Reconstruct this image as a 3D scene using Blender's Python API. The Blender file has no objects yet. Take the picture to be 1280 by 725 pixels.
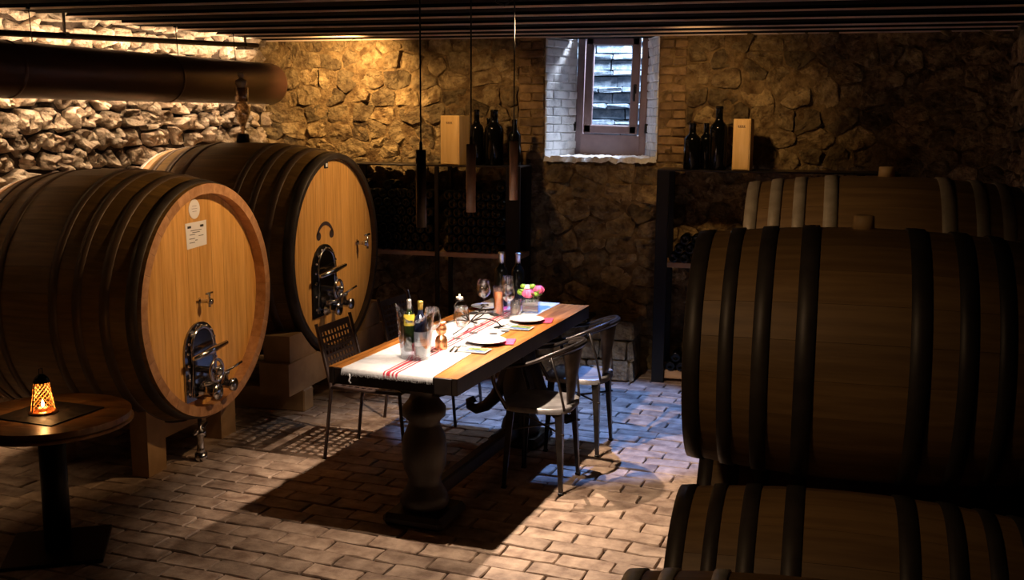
import bpy, math, random
from mathutils import Vector, Matrix, noise
random.seed(7)
PI = math.pi
S = bpy.context.scene
COL = S.collection

# ------------------------------------------------------------------ camera, world, lights, exposure
cd = bpy.data.cameras.new('camera'); cam = bpy.data.objects.new('camera', cd); COL.objects.link(cam)
cd.sensor_width = 36.0; cd.lens = 1318.12 / 1280 * 36
cd.clip_start = 0.05
PITCH, ROLL, YAW, CH = 0.162069, 0.0068535, -0.279903, 1.84866
F = Vector((math.sin(YAW)*math.cos(PITCH), math.cos(YAW)*math.cos(PITCH), -math.sin(PITCH)))
R0 = Vector((math.cos(YAW), -math.sin(YAW), 0)); U0 = R0.cross(F)
Rv = R0*math.cos(ROLL) + U0*math.sin(ROLL); Uv = -R0*math.sin(ROLL) + U0*math.cos(ROLL)
M = Matrix((Rv, Uv, -F)).transposed().to_4x4(); M.translation = Vector((0, 0, CH))
cam.matrix_world = M
S.camera = cam

w = bpy.data.worlds.new('world'); S.world = w; w.use_nodes = True
bg = w.node_tree.nodes['Background']; bg.inputs[0].default_value = (0.45, 0.62, 1.0, 1); bg.inputs[1].default_value = 0.6
S.view_settings.view_transform = 'Standard'; S.view_settings.look = 'None'
S.view_settings.gamma = 1; S.view_settings.use_curve_mapping = False
S.view_settings.exposure = 0.0

def lamp(kind, name, loc, target, energy, color, size=0.05, size_y=None, angle=60, blend=0.5):
    l = bpy.data.lights.new(name, kind); o = bpy.data.objects.new(name, l); COL.objects.link(o)
    o.location = loc; l.energy = energy; l.color = color
    if kind == 'AREA':
        l.size = size
        if size_y: l.shape = 'RECTANGLE'; l.size_y = size_y
    else: l.shadow_soft_size = size
    if kind == 'SPOT': l.spot_size = math.radians(angle); l.spot_blend = blend
    if target is not None:
        o.rotation_euler = (Vector(target) - Vector(loc)).to_track_quat('-Z', 'Y').to_euler()
    return o
WARM = (1.0, 0.66, 0.36); AMBER = (1.0, 0.55, 0.22); SOFT = (1.0, 0.80, 0.60)
# ceiling spots of the cellar, with fill added for the barrels
lamp('SPOT', 'ceiling_spot_cask', (-1.35, 5.05, 2.34), (-3.1, 4.90, 1.15), 130, (1, .62, .30), .05, angle=44, blend=.8)
lamp('SPOT', 'ceiling_spot_cask', (-1.45, 6.60, 2.34), (-3.1, 6.40, 1.15), 105, (1, .62, .30), .05, angle=42, blend=.8)
lamp('SPOT', 'ceiling_spot_wall', (-3.30, 7.08, 2.36), (-3.55, 7.65, 1.9), 78, (1, .60, .24), .03, angle=135, blend=.8)
lamp('SPOT', 'ceiling_spot_wall', (-2.5, 6.6, 2.36), (-2.5, 7.6, 1.7), 26, (1, .60, .26), .04, angle=80, blend=.9)
lamp('SPOT', 'ceiling_spot_wall', (-0.85, 6.5, 2.36), (-0.75, 7.6, 1.8), 26, (1, .60, .26), .04, angle=85, blend=.9)
lamp('SPOT', 'barrel_fill_spot', (-1.0, 1.2, 2.34), (-0.35, 2.6, 1.1), 22, WARM, .1, angle=56, blend=.9)  # unseen fill, added to brighten the barrel stack
lamp('SPOT', 'barrel_fill_spot', (-1.1, 2.9, 2.36), (-0.2, 3.85, 1.5), 20, WARM, .05, angle=44, blend=.9)
lamp('SPOT', 'ceiling_spot_blue', (-1.16, 6.30, 2.36), (-1.32, 6.20, 0.0), 430, (0.15, 0.34, 1.0), .012, angle=54, blend=.3)
# daylight that falls down the light well outside the window
lamp('POINT', 'light_well_sky', (-1.30, 8.42, 2.95), None, 680, (0.76, 0.84, 1.0), .18)

# ------------------------------------------------------------------ materials
def mat(name, color, rough=.6, metal=0.0, **k):
    m = bpy.data.materials.new(name); m.use_nodes = True
    b = m.node_tree.nodes['Principled BSDF']
    b.inputs['Base Color'].default_value = (*color, 1); b.inputs['Roughness'].default_value = rough; b.inputs['Metallic'].default_value = metal
    for kk, v in k.items(): b.inputs[kk].default_value = v
    return m
def nodes(m): nt = m.node_tree; return nt, nt.nodes, nt.links, nt.nodes['Principled BSDF']
def noisy(name, c1, c2, scale=8, stretch=(1, 1, 1), rough=.6, metal=0, bump=.2, bscale=None, detail=6, attr=None, rand=0.0, bdist=.01, lo=.35, hi=.65):
    """two-colour noise with optional per-piece brightness (attribute or object random) and bump"""
    m = mat(name, c1, rough, metal); nt, N, L, b = nodes(m)
    tc = N.new('ShaderNodeTexCoord'); mp = N.new('ShaderNodeMapping'); mp.inputs['Scale'].default_value = stretch
    L.new(tc.outputs['Object'], mp.inputs[0])
    oi = N.new('ShaderNodeObjectInfo')
    va = N.new('ShaderNodeVectorMath'); va.operation = 'MULTIPLY_ADD'
    cx = N.new('ShaderNodeCombineXYZ'); L.new(oi.outputs['Random'], cx.inputs[0]); L.new(oi.outputs['Random'], cx.inputs[1])
    L.new(cx.outputs[0], va.inputs[0]); va.inputs[1].default_value = (37, 53, 11); L.new(mp.outputs[0], va.inputs[2])
    n = N.new('ShaderNodeTexNoise'); n.inputs['Scale'].default_value = scale; n.inputs['Detail'].default_value = detail; n.inputs['Roughness'].default_value = .6
    L.new(va.outputs[0], n.inputs['Vector'])
    r = N.new('ShaderNodeValToRGB'); r.color_ramp.elements[0].position = lo; r.color_ramp.elements[1].position = hi
    r.color_ramp.elements[0].color = (*c1, 1); r.color_ramp.elements[1].color = (*c2, 1)
    L.new(n.outputs['Fac'], r.inputs[0]); out = r.outputs[0]
    if rand or attr:
        mr = N.new('ShaderNodeMapRange'); mr.inputs['To Min'].default_value = 1 - rand; mr.inputs['To Max'].default_value = 1 + rand
        if attr:
            at = N.new('ShaderNodeAttribute'); at.attribute_name = attr; L.new(at.outputs['Fac'], mr.inputs[0])
        else: L.new(oi.outputs['Random'], mr.inputs[0])
        mx = N.new('ShaderNodeVectorMath'); mx.operation = 'SCALE'; L.new(out, mx.inputs[0]); L.new(mr.outputs[0], mx.inputs['Scale']); out = mx.outputs[0]
    L.new(out, b.inputs['Base Color'])
    if bump:
        n2 = N.new('ShaderNodeTexNoise'); n2.inputs['Scale'].default_value = bscale or scale*3; n2.inputs['Detail'].default_value = 8; n2.inputs['Roughness'].default_value = .65
        L.new(va.outputs[0], n2.inputs['Vector'])
        bp = N.new('ShaderNodeBump'); bp.inputs['Strength'].default_value = bump; bp.inputs['Distance'].default_value = bdist
        L.new(n2.outputs['Fac'], bp.inputs['Height']); L.new(bp.outputs[0], b.inputs['Normal'])
    return m
def glass(name, color=(1, 1, 1), rough=0.0, ior=1.45):
    return mat(name, color, rough, **{'Transmission Weight': 1.0, 'IOR': ior})
def emit(name, color, strength):
    m = mat(name, color); b = m.node_tree.nodes['Principled BSDF']
    b.inputs['Emission Color'].default_value = (*color, 1); b.inputs['Emission Strength'].default_value = strength; return m

m_stone = noisy('rubble_stone', (.15, .085, .03), (.50, .36, .17), 13, rough=.9, bump=1, bscale=30, attr='tone', rand=.5, bdist=.06)
m_stone_pale = noisy('pale_rubble_stone', (.34, .24, .16), (.66, .54, .42), 10, rough=.9, bump=1.0, bscale=30, attr='tone', rand=.35, bdist=.05)
m_mortar = noisy('lime_mortar', (.13, .07, .022), (.42, .28, .12), 11, rough=.95, bump=1, bscale=26, bdist=.06)
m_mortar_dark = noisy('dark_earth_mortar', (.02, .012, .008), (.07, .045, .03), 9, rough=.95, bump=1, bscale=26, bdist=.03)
m_wbrick = noisy('whitewashed_brick', (.55, .55, .56), (.84, .84, .84), 16, rough=.85, bump=.6, bscale=40, rand=.1, lo=.3, hi=.5)
m_wallbrick = noisy('old_wall_brick', (.14, .08, .03), (.32, .20, .09), 14, rough=.9, bump=.7, bscale=40, rand=.25)
m_floorbrick = noisy('floor_brick', (.21, .13, .085), (.52, .37, .26), 9, rough=.62, bump=.5, bscale=38, attr='tone', rand=.22, bdist=.008)
m_joint = noisy('floor_joint', (.05, .035, .025), (.10, .07, .05), 20, rough=.95, bump=.4)
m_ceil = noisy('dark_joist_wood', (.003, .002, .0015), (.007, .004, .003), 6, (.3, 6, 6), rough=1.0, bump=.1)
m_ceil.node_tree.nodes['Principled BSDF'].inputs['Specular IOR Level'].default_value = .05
m_lit_edge = mat('lit_joist_edge', (.72, .56, .46), .6)  # pale colour standing for light caught on the joist edges
m_head = noisy('oiled_oak_head', (.62, .31, .07), (.82, .46, .14), 5, (4, 9, .6), rough=.42, bump=.05, bscale=20, rand=.09)
m_stave = noisy('dark_oiled_stave', (.115, .062, .016), (.19, .105, .028), 6, (.5, 8, 8), rough=.45, bump=.06, bscale=20, rand=.14)
m_chime = noisy('raw_oak_end', (.42, .20, .08), (.60, .33, .16), 20, rough=.5, bump=.05, rand=.12)
m_barrique = noisy('barrique_stave', (.17, .09, .03), (.25, .14, .05), 6, (.5, 8, 8), rough=.55, bump=.08, bscale=24, rand=.16)
m_hoop = noisy('dark_hoop_steel', (.040, .030, .024), (.070, .054, .042), 9, rough=.5, metal=.4, bump=.05)
m_hoop_mid = noisy('brown_painted_hoop', (.075, .045, .027), (.10, .062, .036), 9, rough=.5, metal=.3, bump=.05)
m_galv_lit = noisy('galvanised_and_lit_hoop', (.46, .43, .40), (.66, .62, .57), 14, rough=.42, metal=.45, bump=.08)  # galvanised hoops; also paints the lit far rims of the casks
m_hoop_pale = noisy('pale_worn_hoop', (.36, .28, .19), (.52, .42, .30), 14, rough=.5, metal=.25, bump=.05)
m_steel = mat('stainless_steel', (.62, .62, .64), .18, 1.0)
m_dsteel = mat('dark_chrome', (.25, .25, .28), .15, 1.0)
m_black = mat('black_steel', (.012, .011, .011), .4, .6)
m_seat = noisy('lit_seat_steel', (.16, .145, .14), (.34, .32, .31), 10, rough=.38, metal=.5, bump=.05)  # paler copy of the chair steel, with the light on the seats painted in
m_gun = noisy('worn_gunmetal', (.022, .018, .017), (.060, .050, .046), 12, rough=.30, metal=.7, bump=.05)
m_cafe = mat('brown_powder_coat', (.075, .048, .040), .42, .3)
m_beamwood = noisy('trestle_wood', (.33, .19, .08), (.46, .28, .13), 6, (1, 1, 1), rough=.65, bump=.2, bscale=30, rand=.1)
m_beamdark = noisy('trestle_brown_wood', (.16, .09, .045), (.24, .14, .07), 6, rough=.65, bump=.2, bscale=30, rand=.1)
m_table = noisy('honey_table_wood', (.13, .042, .007), (.31, .115, .022), 5, (9, .8, 9), rough=.34, bump=.12, bscale=20, rand=.18)
m_tabledge = noisy('shaded_table_wood', (.010, .005, .003), (.022, .012, .007), 6, rough=.5, bump=.2)  # the table wood again, its unlit edge's shade put into the colour
m_pipe = noisy('rust_brown_duct', (.055, .022, .014), (.085, .035, .022), 4, (4, 1, 4), rough=.33, metal=.35, bump=.03)
m_rustrail = mat('dark_rail', (.03, .018, .012), .5, .5)
m_linen = noisy('white_linen', (.36, .355, .36), (.43, .425, .43), 60, rough=.9, bump=.3, bscale=400, bdist=.002)
m_red = noisy('red_stripe', (.22, .006, .016), (.30, .010, .03), 60, rough=.9, bump=.2, bscale=400, bdist=.002)
m_pink = noisy('pink_napkin', (.34, .02, .08), (.46, .05, .13), 40, rough=.9, bump=.3)
m_china = mat('white_china', (.44, .44, .46), .12)
def thin_glass(name, tint=(1, 1, 1), base=.05, edge=.75):
    m = bpy.data.materials.new(name); m.use_nodes = True; nt = m.node_tree; N = nt.nodes; L = nt.links; N.remove(N['Principled BSDF'])
    t = N.new('ShaderNodeBsdfTransparent'); t.inputs[0].default_value = (*tint, 1); g = N.new('ShaderNodeBsdfGlossy'); g.inputs['Roughness'].default_value = .04
    lw = N.new('ShaderNodeLayerWeight'); lw.inputs[0].default_value = .25; mr = N.new('ShaderNodeMapRange'); mr.inputs['To Min'].default_value = base; mr.inputs['To Max'].default_value = edge
    L.new(lw.outputs['Facing'], mr.inputs[0]); mx = N.new('ShaderNodeMixShader'); L.new(mr.outputs[0], mx.inputs[0]); L.new(t.outputs[0], mx.inputs[1]); L.new(g.outputs[0], mx.inputs[2])
    L.new(mx.outputs[0], N['Material Output'].inputs[0]); return m
m_glass = thin_glass('clear_glass', (.96, .97, .98), .11, 1.0)
m_frost = thin_glass('frosted_acrylic', (.88, .91, .96), .13, .85)
m_bottle = mat('dark_bottle_glass', (.0025, .0025, .002), .12, **{'Specular IOR Level': .22})
m_bottle_b = mat('blue_black_bottle', (.008, .010, .022), .08, **{'Specular IOR Level': .22})
m_bottle_g = mat('green_bottle', (.010, .018, .005), .08, **{'Coat Weight': .5})
m_foil = mat('silver_foil', (.75, .74, .72), .3, .9)
m_gold = mat('gold_foil', (.85, .62, .14), .3, .9)
m_paper = mat('white_paper', (.85, .84, .84), .7)
m_card = mat('grey_white_card', (.27, .27, .28), .6)
m_yellow = mat('yellow_label', (.50, .36, .03), .6)
m_ink = mat('black_ink', (.02, .02, .02), .6)
m_copper = mat('polished_copper', (.90, .42, .20), .32, 1.0)
m_rose = mat('rose_wine_glass', (.92, .36, .12), .06, **{'Transmission Weight': .6, 'IOR': 1.35})
m_boxwood = noisy('pine_box', (.72, .44, .14), (.84, .56, .22), 4, (8, 8, .7), rough=.6, bump=.06, rand=.05)
m_winframe = noisy('mauve_window_paint', (.17, .12, .13), (.22, .16, .17), 10, rough=.45, bump=.05)
m_pane = thin_glass('window_pane', (.97, .98, 1), .03, .5)
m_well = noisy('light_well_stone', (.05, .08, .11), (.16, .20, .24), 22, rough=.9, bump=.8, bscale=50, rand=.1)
m_peony = noisy('pink_petal', (.42, .03, .11), (.62, .14, .27), 30, rough=.6, bump=.1, rand=.2)
m_white_petal = mat('white_petal', (.50, .48, .44), .6)
m_leaf = noisy('lime_leaf', (.10, .20, .012), (.20, .34, .03), 20, rough=.5, bump=.1, rand=.2)
m_wax = emit('tealight_flame', (1, .62, .22), 60)
m_flame = emit('lantern_flame', (1, .55, .18), 22)
m_led = emit('led_strip', (1, .72, .45), 6)
m_lanternglass = mat('amber_lantern_mesh', (.75, .36, .10), .4, .2)
m_bulb = emit('pendant_bulb', (1, .85, .65), 25)
m_pend_d = mat('dark_bronze_tube', (.035, .024, .018), .35, .6)
m_pend_b = noisy('brown_leather_tube', (.11, .055, .035), (.17, .09, .055), 14, rough=.5, bump=.1)
m_menu = noisy('printed_menu', (.02, .06, .012), (.20, .22, .08), 55, rough=.4, bump=0, lo=.45, hi=.6)
m_menu_blue = mat('menu_blue_print', (.05, .09, .30), .4)
m_roundtop = noisy('round_table_oak', (.26, .12, .035), (.44, .22, .07), 5, (1.2, 6, 1), rough=.35, bump=.1, rand=.18)
m_bung = mat('bung', (.55, .33, .14), .6)
m_rackwood = noisy('rack_board', (.42, .24, .12), (.55, .33, .17), 6, (.8, 6, 6), rough=.6, bump=.1)

# ------------------------------------------------------------------ mesh helpers
class MB:
    def __init__(s): s.v = []; s.f = []; s.mi = []; s.sm = []; s.cur = 0
    def add(s, vs, fs, smooth=False, mi=None):
        o = len(s.v); s.v += [tuple(p) for p in vs]
        for f in fs: s.f.append([i+o for i in f]); s.mi.append(s.cur if mi is None else mi); s.sm.append(smooth)
        return s
    def box(s, c, d, rz=0, ry=0, rx=0, ch=.0):
        hx, hy, hz = d[0]/2, d[1]/2, d[2]/2
        mt = Matrix.Translation(c) @ Matrix.Rotation(rz, 4, 'Z') @ Matrix.Rotation(ry, 4, 'Y') @ Matrix.Rotation(rx, 4, 'X')
        if ch <= 0:
            vs = [(x*hx, y*hy, z*hz) for x in (-1, 1) for y in (-1, 1) for z in (-1, 1)]
            fs = [(0, 1, 3, 2), (4, 6, 7, 5), (0, 4, 5, 1), (2, 3, 7, 6), (0, 2, 6, 4), (1, 5, 7, 3)]
        else:
            ch = min(ch, hx*.9, hy*.9, hz*.9); vs = []; idx = {}
            for x in (-1, 1):
                for y in (-1, 1):
                    for z in (-1, 1):
                        for a in range(3):
                            q = [x*hx, y*hy, z*hz]
                            for b in range(3):
                                if b != a: q[b] -= (x, y, z)[b]*ch
                            idx[(x, y, z, a)] = len(vs); vs.append(q)
            I = idx; fs = []
            for sg in (-1, 1):
                fs.append([I[(sg, y, z, 0)] for y, z in ((-1, -1), (1, -1), (1, 1), (-1, 1))][::sg])
                fs.append([I[(x, sg, z, 1)] for x, z in ((-1, -1), (-1, 1), (1, 1), (1, -1))][::sg])
                fs.append([I[(x, y, sg, 2)] for x, y in ((-1, -1), (1, -1), (1, 1), (-1, 1))][::sg])
            for y in (-1, 1):
                for z in (-1, 1): fs.append([I[(-1, y, z, 1)], I[(1, y, z, 1)], I[(1, y, z, 2)], I[(-1, y, z, 2)]][::-(y*z)])
            for x in (-1, 1):
                for z in (-1, 1): fs.append([I[(x, -1, z, 0)], I[(x, 1, z, 0)], I[(x, 1, z, 2)], I[(x, -1, z, 2)]][::(x*z)])
            for x in (-1, 1):
                for y in (-1, 1): fs.append([I[(x, y, -1, 0)], I[(x, y, 1, 0)], I[(x, y, 1, 1)], I[(x, y, -1, 1)]][::-(x*y)])
            for x in (-1, 1):
                for y in (-1, 1):
                    for z in (-1, 1): fs.append([I[(x, y, z, a)] for a in range(3)][::(x*y*z)])
        s.add([mt @ Vector(v) for v in vs], fs); return s
    def lathe(s, prof, seg=24, o=(0, 0, 0), axis='Z', cap=True, smooth=True, mt=None):
        vs = []; n = len(prof)
        for r, z in prof:
            for k in range(seg):
                a = 2*PI*k/seg; vs.append((r*math.cos(a), r*math.sin(a), z))
        fs = [(i*seg+k, i*seg+(k+1) % seg, (i+1)*seg+(k+1) % seg, (i+1)*seg+k) for i in range(n-1) for k in range(seg)]
        rot = {'Z': Matrix(), 'X': Matrix.Rotation(PI/2, 4, 'Y'), 'Y': Matrix.Rotation(-PI/2, 4, 'X')}[axis]
        T = (mt or Matrix()) @ Matrix.Translation(o) @ rot
        vs = [T @ Vector(v) for v in vs]
        s.add(vs, fs, smooth)
        if cap:
            b = len(s.v) - len(vs)
            for i, rev in ((0, True), (n-1, False)):
                if prof[i][0] > 1e-5:
                    f = [b+i*seg+k for k in range(seg)]; s.f.append(f[::-1] if rev else f); s.mi.append(s.cur); s.sm.append(False)
        return s
    def tube(s, path, r, seg=8, closed=False, cap=True):
        P = [Vector(p) for p in path]; n = len(P); vs = []; up = Vector((0, 0, 1)); pn = None
        for i, p in enumerate(P):
            if closed: t = (P[(i+1) % n]-P[i-1])
            else: t = P[min(i+1, n-1)]-P[max(i-1, 0)]
            t.normalize()
            if pn is None:
                a = up if abs(t.z) < .9 else Vector((1, 0, 0)); pn = (a - t*a.dot(t)).normalized()
            else:
                pn = (pn - t*pn.dot(t)).normalized()
            b = t.cross(pn); rr = r[i] if isinstance(r, (list, tuple)) else r
            for k in range(seg):
                a = 2*PI*k/seg; vs.append(p + pn*(rr*math.cos(a)) + b*(rr*math.sin(a)))
        m = n if closed else n-1
        fs = [(i*seg+k, i*seg+(k+1) % seg, ((i+1) % n)*seg+(k+1) % seg, ((i+1) % n)*seg+k) for i in range(m) for k in range(seg)]
        if cap and not closed: fs += [list(range(seg))[::-1], [(n-1)*seg+k for k in range(seg)]]
        s.add(vs, fs, True); return s
    def prism(s, pts, t, mt=None, z0=0):
        """2-D outline extruded along local z"""
        n = len(pts); mt = mt or Matrix()
        vs = [mt @ Vector((x, y, z0)) for x, y in pts] + [mt @ Vector((x, y, z0+t)) for x, y in pts]
        fs = [list(range(n))[::-1], list(range(n, 2*n))] + [(i, (i+1) % n, n+(i+1) % n, n+i) for i in range(n)]
        s.add(vs, fs); return s
    def mesh(s, name, mats, tone=None):
        me = bpy.data.meshes.new(name); me.from_pydata([tuple(v) for v in s.v], [], s.f)
        for m in (mats if isinstance(mats, (list, tuple)) else [mats]): me.materials.append(m)
        me.polygons.foreach_set('material_index', s.mi); me.polygons.foreach_set('use_smooth', s.sm)
        if tone is not None:
            at = me.attributes.new('tone', 'FLOAT', 'POINT')
            at.data.foreach_set('value', tone if isinstance(tone, list) else [tone]*len(s.v))
        me.update(); return me
    def build(s, name, mats, parent=None, tone=None, loc=None, rot=None):
        return link(name, s.mesh(name, mats, tone), parent, loc, rot)
def link(name, me, parent=None, loc=None, rot=None):
    o = bpy.data.objects.new(name, me); COL.objects.link(o)
    if parent: o.parent = parent
    if loc is not None: o.location = loc
    if rot is not None: o.rotation_euler = rot
    return o
def tag(o, label, cat, group=None, kind=None):
    if label: o['label'] = label
    if cat: o['category'] = cat
    if group: o['group'] = group
    if kind: o['kind'] = kind
    return o
def thing(name, label, cat, loc=(0, 0, 0), rz=0, group=None):
    o = bpy.data.objects.new(name, None); COL.objects.link(o); o.location = loc; o.rotation_euler = (0, 0, rz); o.empty_display_size = .1
    return tag(o, label, cat, group)
def struct(o): o['kind'] = 'structure'; return o
def copy_tree(o, parent=None):
    c = o.copy(); COL.objects.link(c); c.parent = parent
    for ch in list(o.children): copy_tree(ch, c)
    return c
def part_label(o, t): o['label'] = t; return o
def T(x, y, z): return Matrix.Translation((x, y, z))
def txt(body, size, m, parent, loc, rot, name='lettering', ext=.0004):
    c = bpy.data.curves.new(name, 'FONT'); c.body = body; c.size = size; c.extrude = ext; c.align_x = 'CENTER'; c.align_y = 'CENTER'
    tmp = bpy.data.objects.new('tmp', c); COL.objects.link(tmp)
    me = bpy.data.meshes.new_from_object(tmp.evaluated_get(bpy.context.evaluated_depsgraph_get())); bpy.data.objects.remove(tmp)
    me.materials.clear(); me.materials.append(m)
    return link(name, me, parent, loc, rot)

# ------------------------------------------------------------------ room shell
YB = 7.65; CZ = 2.43; XR = 1.20
LW0 = Vector((-4.28, YB, 0)); LTA = .09                       # left wall line
LD = Vector((math.sin(LTA), math.cos(LTA), 0)); LN = Vector((math.cos(LTA), -math.sin(LTA), 0))
OPX0, OPX1, OPZ0 = -1.955, -1.12, 1.555                        # window opening at wall face
WX0, WX1, WY = -1.80, -1.255, 8.02                              # at the frame

def wall_grid(name, org, ux, un, us, zs, m, amp=.012, hole=None):
    """displaced sheet of mortar on a wall, hole=(u0,u1,z0,z1)"""
    b = MB(); vs = []; nu, nz = len(us), len(zs)
    for z in zs:
        for u in us:
            p = org + ux*u + Vector((0, 0, z)); d = noise.noise(p*6)*amp + noise.noise(p*17)*amp*.5
            if hole and hole[0]-.01 < u < hole[1]+.01 and z > hole[2]-.01: d = 0
            vs.append(p + un*d)
    fs = []
    for j in range(nz-1):
        for i in range(nu-1):
            uc = (us[i]+us[i+1])/2; zc = (zs[j]+zs[j+1])/2
            if hole and hole[0] < uc < hole[1] and zc > hole[2]: continue
            fs.append((j*nu+i, j*nu+i+1, (j+1)*nu+i+1, (j+1)*nu+i))
    b.add(vs, fs, True); return struct(b.build(name, m))
def frange(a, b, n, extra=()):
    l = [a+(b-a)*i/n for i in range(n+1)]
    for e in extra:
        k = min(range(1, n), key=lambda i: abs(l[i]-e)); l[k] = e
    return l
wb = wall_grid('wall_back', Vector((0, YB, 0)), Vector((1, 0, 0)), Vector((0, -1, 0)), frange(-4.5, XR+.05, 190, (OPX0, OPX1)), frange(0, 2.75, 90, (OPZ0,)), m_mortar, .026, (OPX0, OPX1, OPZ0))
lwlen = 9.4
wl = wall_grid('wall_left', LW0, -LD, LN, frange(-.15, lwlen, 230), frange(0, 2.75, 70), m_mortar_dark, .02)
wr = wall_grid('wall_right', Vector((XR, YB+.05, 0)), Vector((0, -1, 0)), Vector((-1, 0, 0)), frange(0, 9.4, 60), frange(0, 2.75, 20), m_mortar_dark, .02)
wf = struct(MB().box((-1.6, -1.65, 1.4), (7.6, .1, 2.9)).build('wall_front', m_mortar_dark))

def clip(poly, nx, ny, c):
    out = []
    for i in range(len(poly)):
        a = poly[i]; b = poly[(i+1) % len(poly)]; da = a[0]*nx+a[1]*ny-c; db = b[0]*nx+b[1]*ny-c
        if da <= 0: out.append(a)
        if (da < 0 < db) or (db < 0 < da): t = da/(da-db); out.append((a[0]+(b[0]-a[0])*t, a[1]+(b[1]-a[1])*t))
    return out
def cells(u0, u1, z0, z1, cw, chh, rnd):
    """irregular coursed rubble: jittered seeds, Voronoi cells"""
    seeds = []; z = z0
    while z < z1:
        h = chh*rnd.uniform(.7, 1.35); u = u0 + rnd.uniform(-cw, 0)
        while u < u1+cw:
            wd = cw*rnd.uniform(.55, 1.6); seeds.append((u+wd/2, z+h/2+rnd.uniform(-.28, .28)*h)); u += wd
        z += h
    out = []; ky = cw/chh*.8
    for i, a in enumerate(seeds):
        poly = [(a[0]-cw*1.5, a[1]-chh*1.5), (a[0]+cw*1.5, a[1]-chh*1.5), (a[0]+cw*1.5, a[1]+chh*1.5), (a[0]-cw*1.5, a[1]+chh*1.5)]
        for j, b in enumerate(seeds):
            if i == j or abs(a[0]-b[0]) > cw*3.2 or abs(a[1]-b[1]) > chh*3.2: continue
            dx, dy = b[0]-a[0], (b[1]-a[1])*ky*ky
            c = (dx*(a[0]+b[0])/2 + dy*(a[1]+b[1])/2); poly = clip(poly, dx, dy, c)
            if len(poly) < 3: break
        if len(poly) >= 3: out.append(poly)
    return out
def area(p): return abs(sum(p[i][0]*p[(i+1) % len(p)][1]-p[(i+1) % len(p)][0]*p[i][1] for i in range(len(p))))/2
def stone_geo(poly, org, ux, un, rnd, joint, height, rough, b):
    """a craggy stone on polygon poly of the wall plane"""
    cx = sum(p[0] for p in poly)/len(poly); cy = sum(p[1] for p in poly)/len(poly)
    pts = []
    for i in range(len(poly)):                                  # corner cutting, then resample
        a, c = poly[i], poly[(i+1) % len(poly)]
        el = math.hypot(c[0]-a[0], c[1]-a[1])
        if el < .012: pts.append(((a[0]+c[0])/2, (a[1]+c[1])/2)); continue
        for t in ((.10, .90) if el < .05 else (.08, .36, .64, .92)): pts.append((a[0]+(c[0]-a[0])*t, a[1]+(c[1]-a[1])*t))
    size = math.sqrt(area(poly)); n = len(pts); k0 = max(.3, 1-2*joint/size)
    h = height*rnd.uniform(.5, 1.25); tx, ty = rnd.uniform(-.25, .25), rnd.uniform(-.25, .25); sd = rnd.uniform(0, 99)
    rings = [(k0, -.03), (k0*.97, h*.7), (k0*.88, h), (k0*.55, h*1.05), (k0*.25, h*1.05)]
    vs = []
    for k, hh in rings:
        for (x, y) in pts:
            dx, dy = (x-cx)*k, (y-cy)*k
            q = Vector((cx+dx, cy+dy, sd)); nn = noise.noise(q*14)*rough + noise.noise(q*33)*rough*.6
            wob = 1 + noise.noise(q*9+Vector((5, 1, 0)))*.30
            p = org + ux*(cx+dx*wob) + Vector((0, 0, cy+dy*wob)) + un*(hh + (nn + dx*tx + dy*ty if hh > 0 else 0))
            vs.append(p)
    vs.append(org+ux*cx+Vector((0, 0, cy))+un*(h*1.1+noise.noise(Vector((cx*14, cy*14, sd)))*rough))
    fs = [(r*n+i, r*n+(i+1) % n, (r+1)*n+(i+1) % n, (r+1)*n+i) for r in range(len(rings)-1) for i in range(n)]
    L = (len(rings)-1)*n; fs += [(L+i, L+(i+1) % n, len(vs)-1) for i in range(n)]
    b.add(vs, fs, False); return len(vs)
def stone_wall(polys, parent, org, ux, un, m, joint, height, rough, score, lim, seed):
    rnd = random.Random(seed); polys = sorted(polys, key=lambda p: -score(p)); rest = MB(); tones = []
    for i, p in enumerate(polys):
        tn = rnd.random()
        if i < lim:
            b = MB(); stone_geo(p, org, ux, un, rnd, joint, height, rough, b); b.build('stone', m, parent, tone=tn)
        else:
            tones += [tn]*stone_geo(p, org, ux, un, rnd, joint, height, rough, rest)
    if tones: rest.build('stone_infill', m, parent, tone=tones)['kind'] = 'stuff'
rnd = random.Random(11)
def cen(p): return sum(q[0] for q in p)/len(p), sum(q[1] for q in p)/len(p)
BR = .20                                                          # brick jamb width either side of the opening
def in_open(p):
    if all(q[0] < OPX0-BR+.02 or q[0] > OPX1+BR-.02 for q in p) and not (min(q[0] for q in p) < OPX0 and max(q[0] for q in p) > OPX1): return False
    return max(q[1] for q in p) > OPZ0-.02
def trimcell(p):
    x, y = cen(p)
    if y > OPZ0-.06 and x < OPX0-BR*.5 and x > OPX0-BR-.4: return clip(p, 1, 0, OPX0-BR)
    if y > OPZ0-.06 and x > OPX1+BR*.5 and x < OPX1+BR+.4: return clip(p, -1, 0, -(OPX1+BR))
    if OPX0-BR-.05 < x < OPX1+BR+.05 and y < OPZ0: return clip(p, 0, 1, OPZ0-.02)
    return p
bp_ = [trimcell(p) for p in cells(-4.3, XR, .02, 2.56, .185, .125, rnd)]
bp_ = [p for p in bp_ if len(p) > 2 and not in_open(p) and area(p) > .002]
def bscore(p):
    x, y = cen(p); k = 1.0
    if x < -3.3 and y < 1.5: k = .1
    if -3.3 < x < -2.1 and y < 1.5: k = .35
    if x > -.7 and y < 1.35: k = .1
    if y > 2.44: k = .05
    if x < -4.25: k = .1
    return area(p)*k
stone_wall(bp_, wb, Vector((0, YB, 0)), Vector((1, 0, 0)), Vector((0, -1, 0)), m_stone, .005, .014, .022, bscore, 300, 3)
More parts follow.
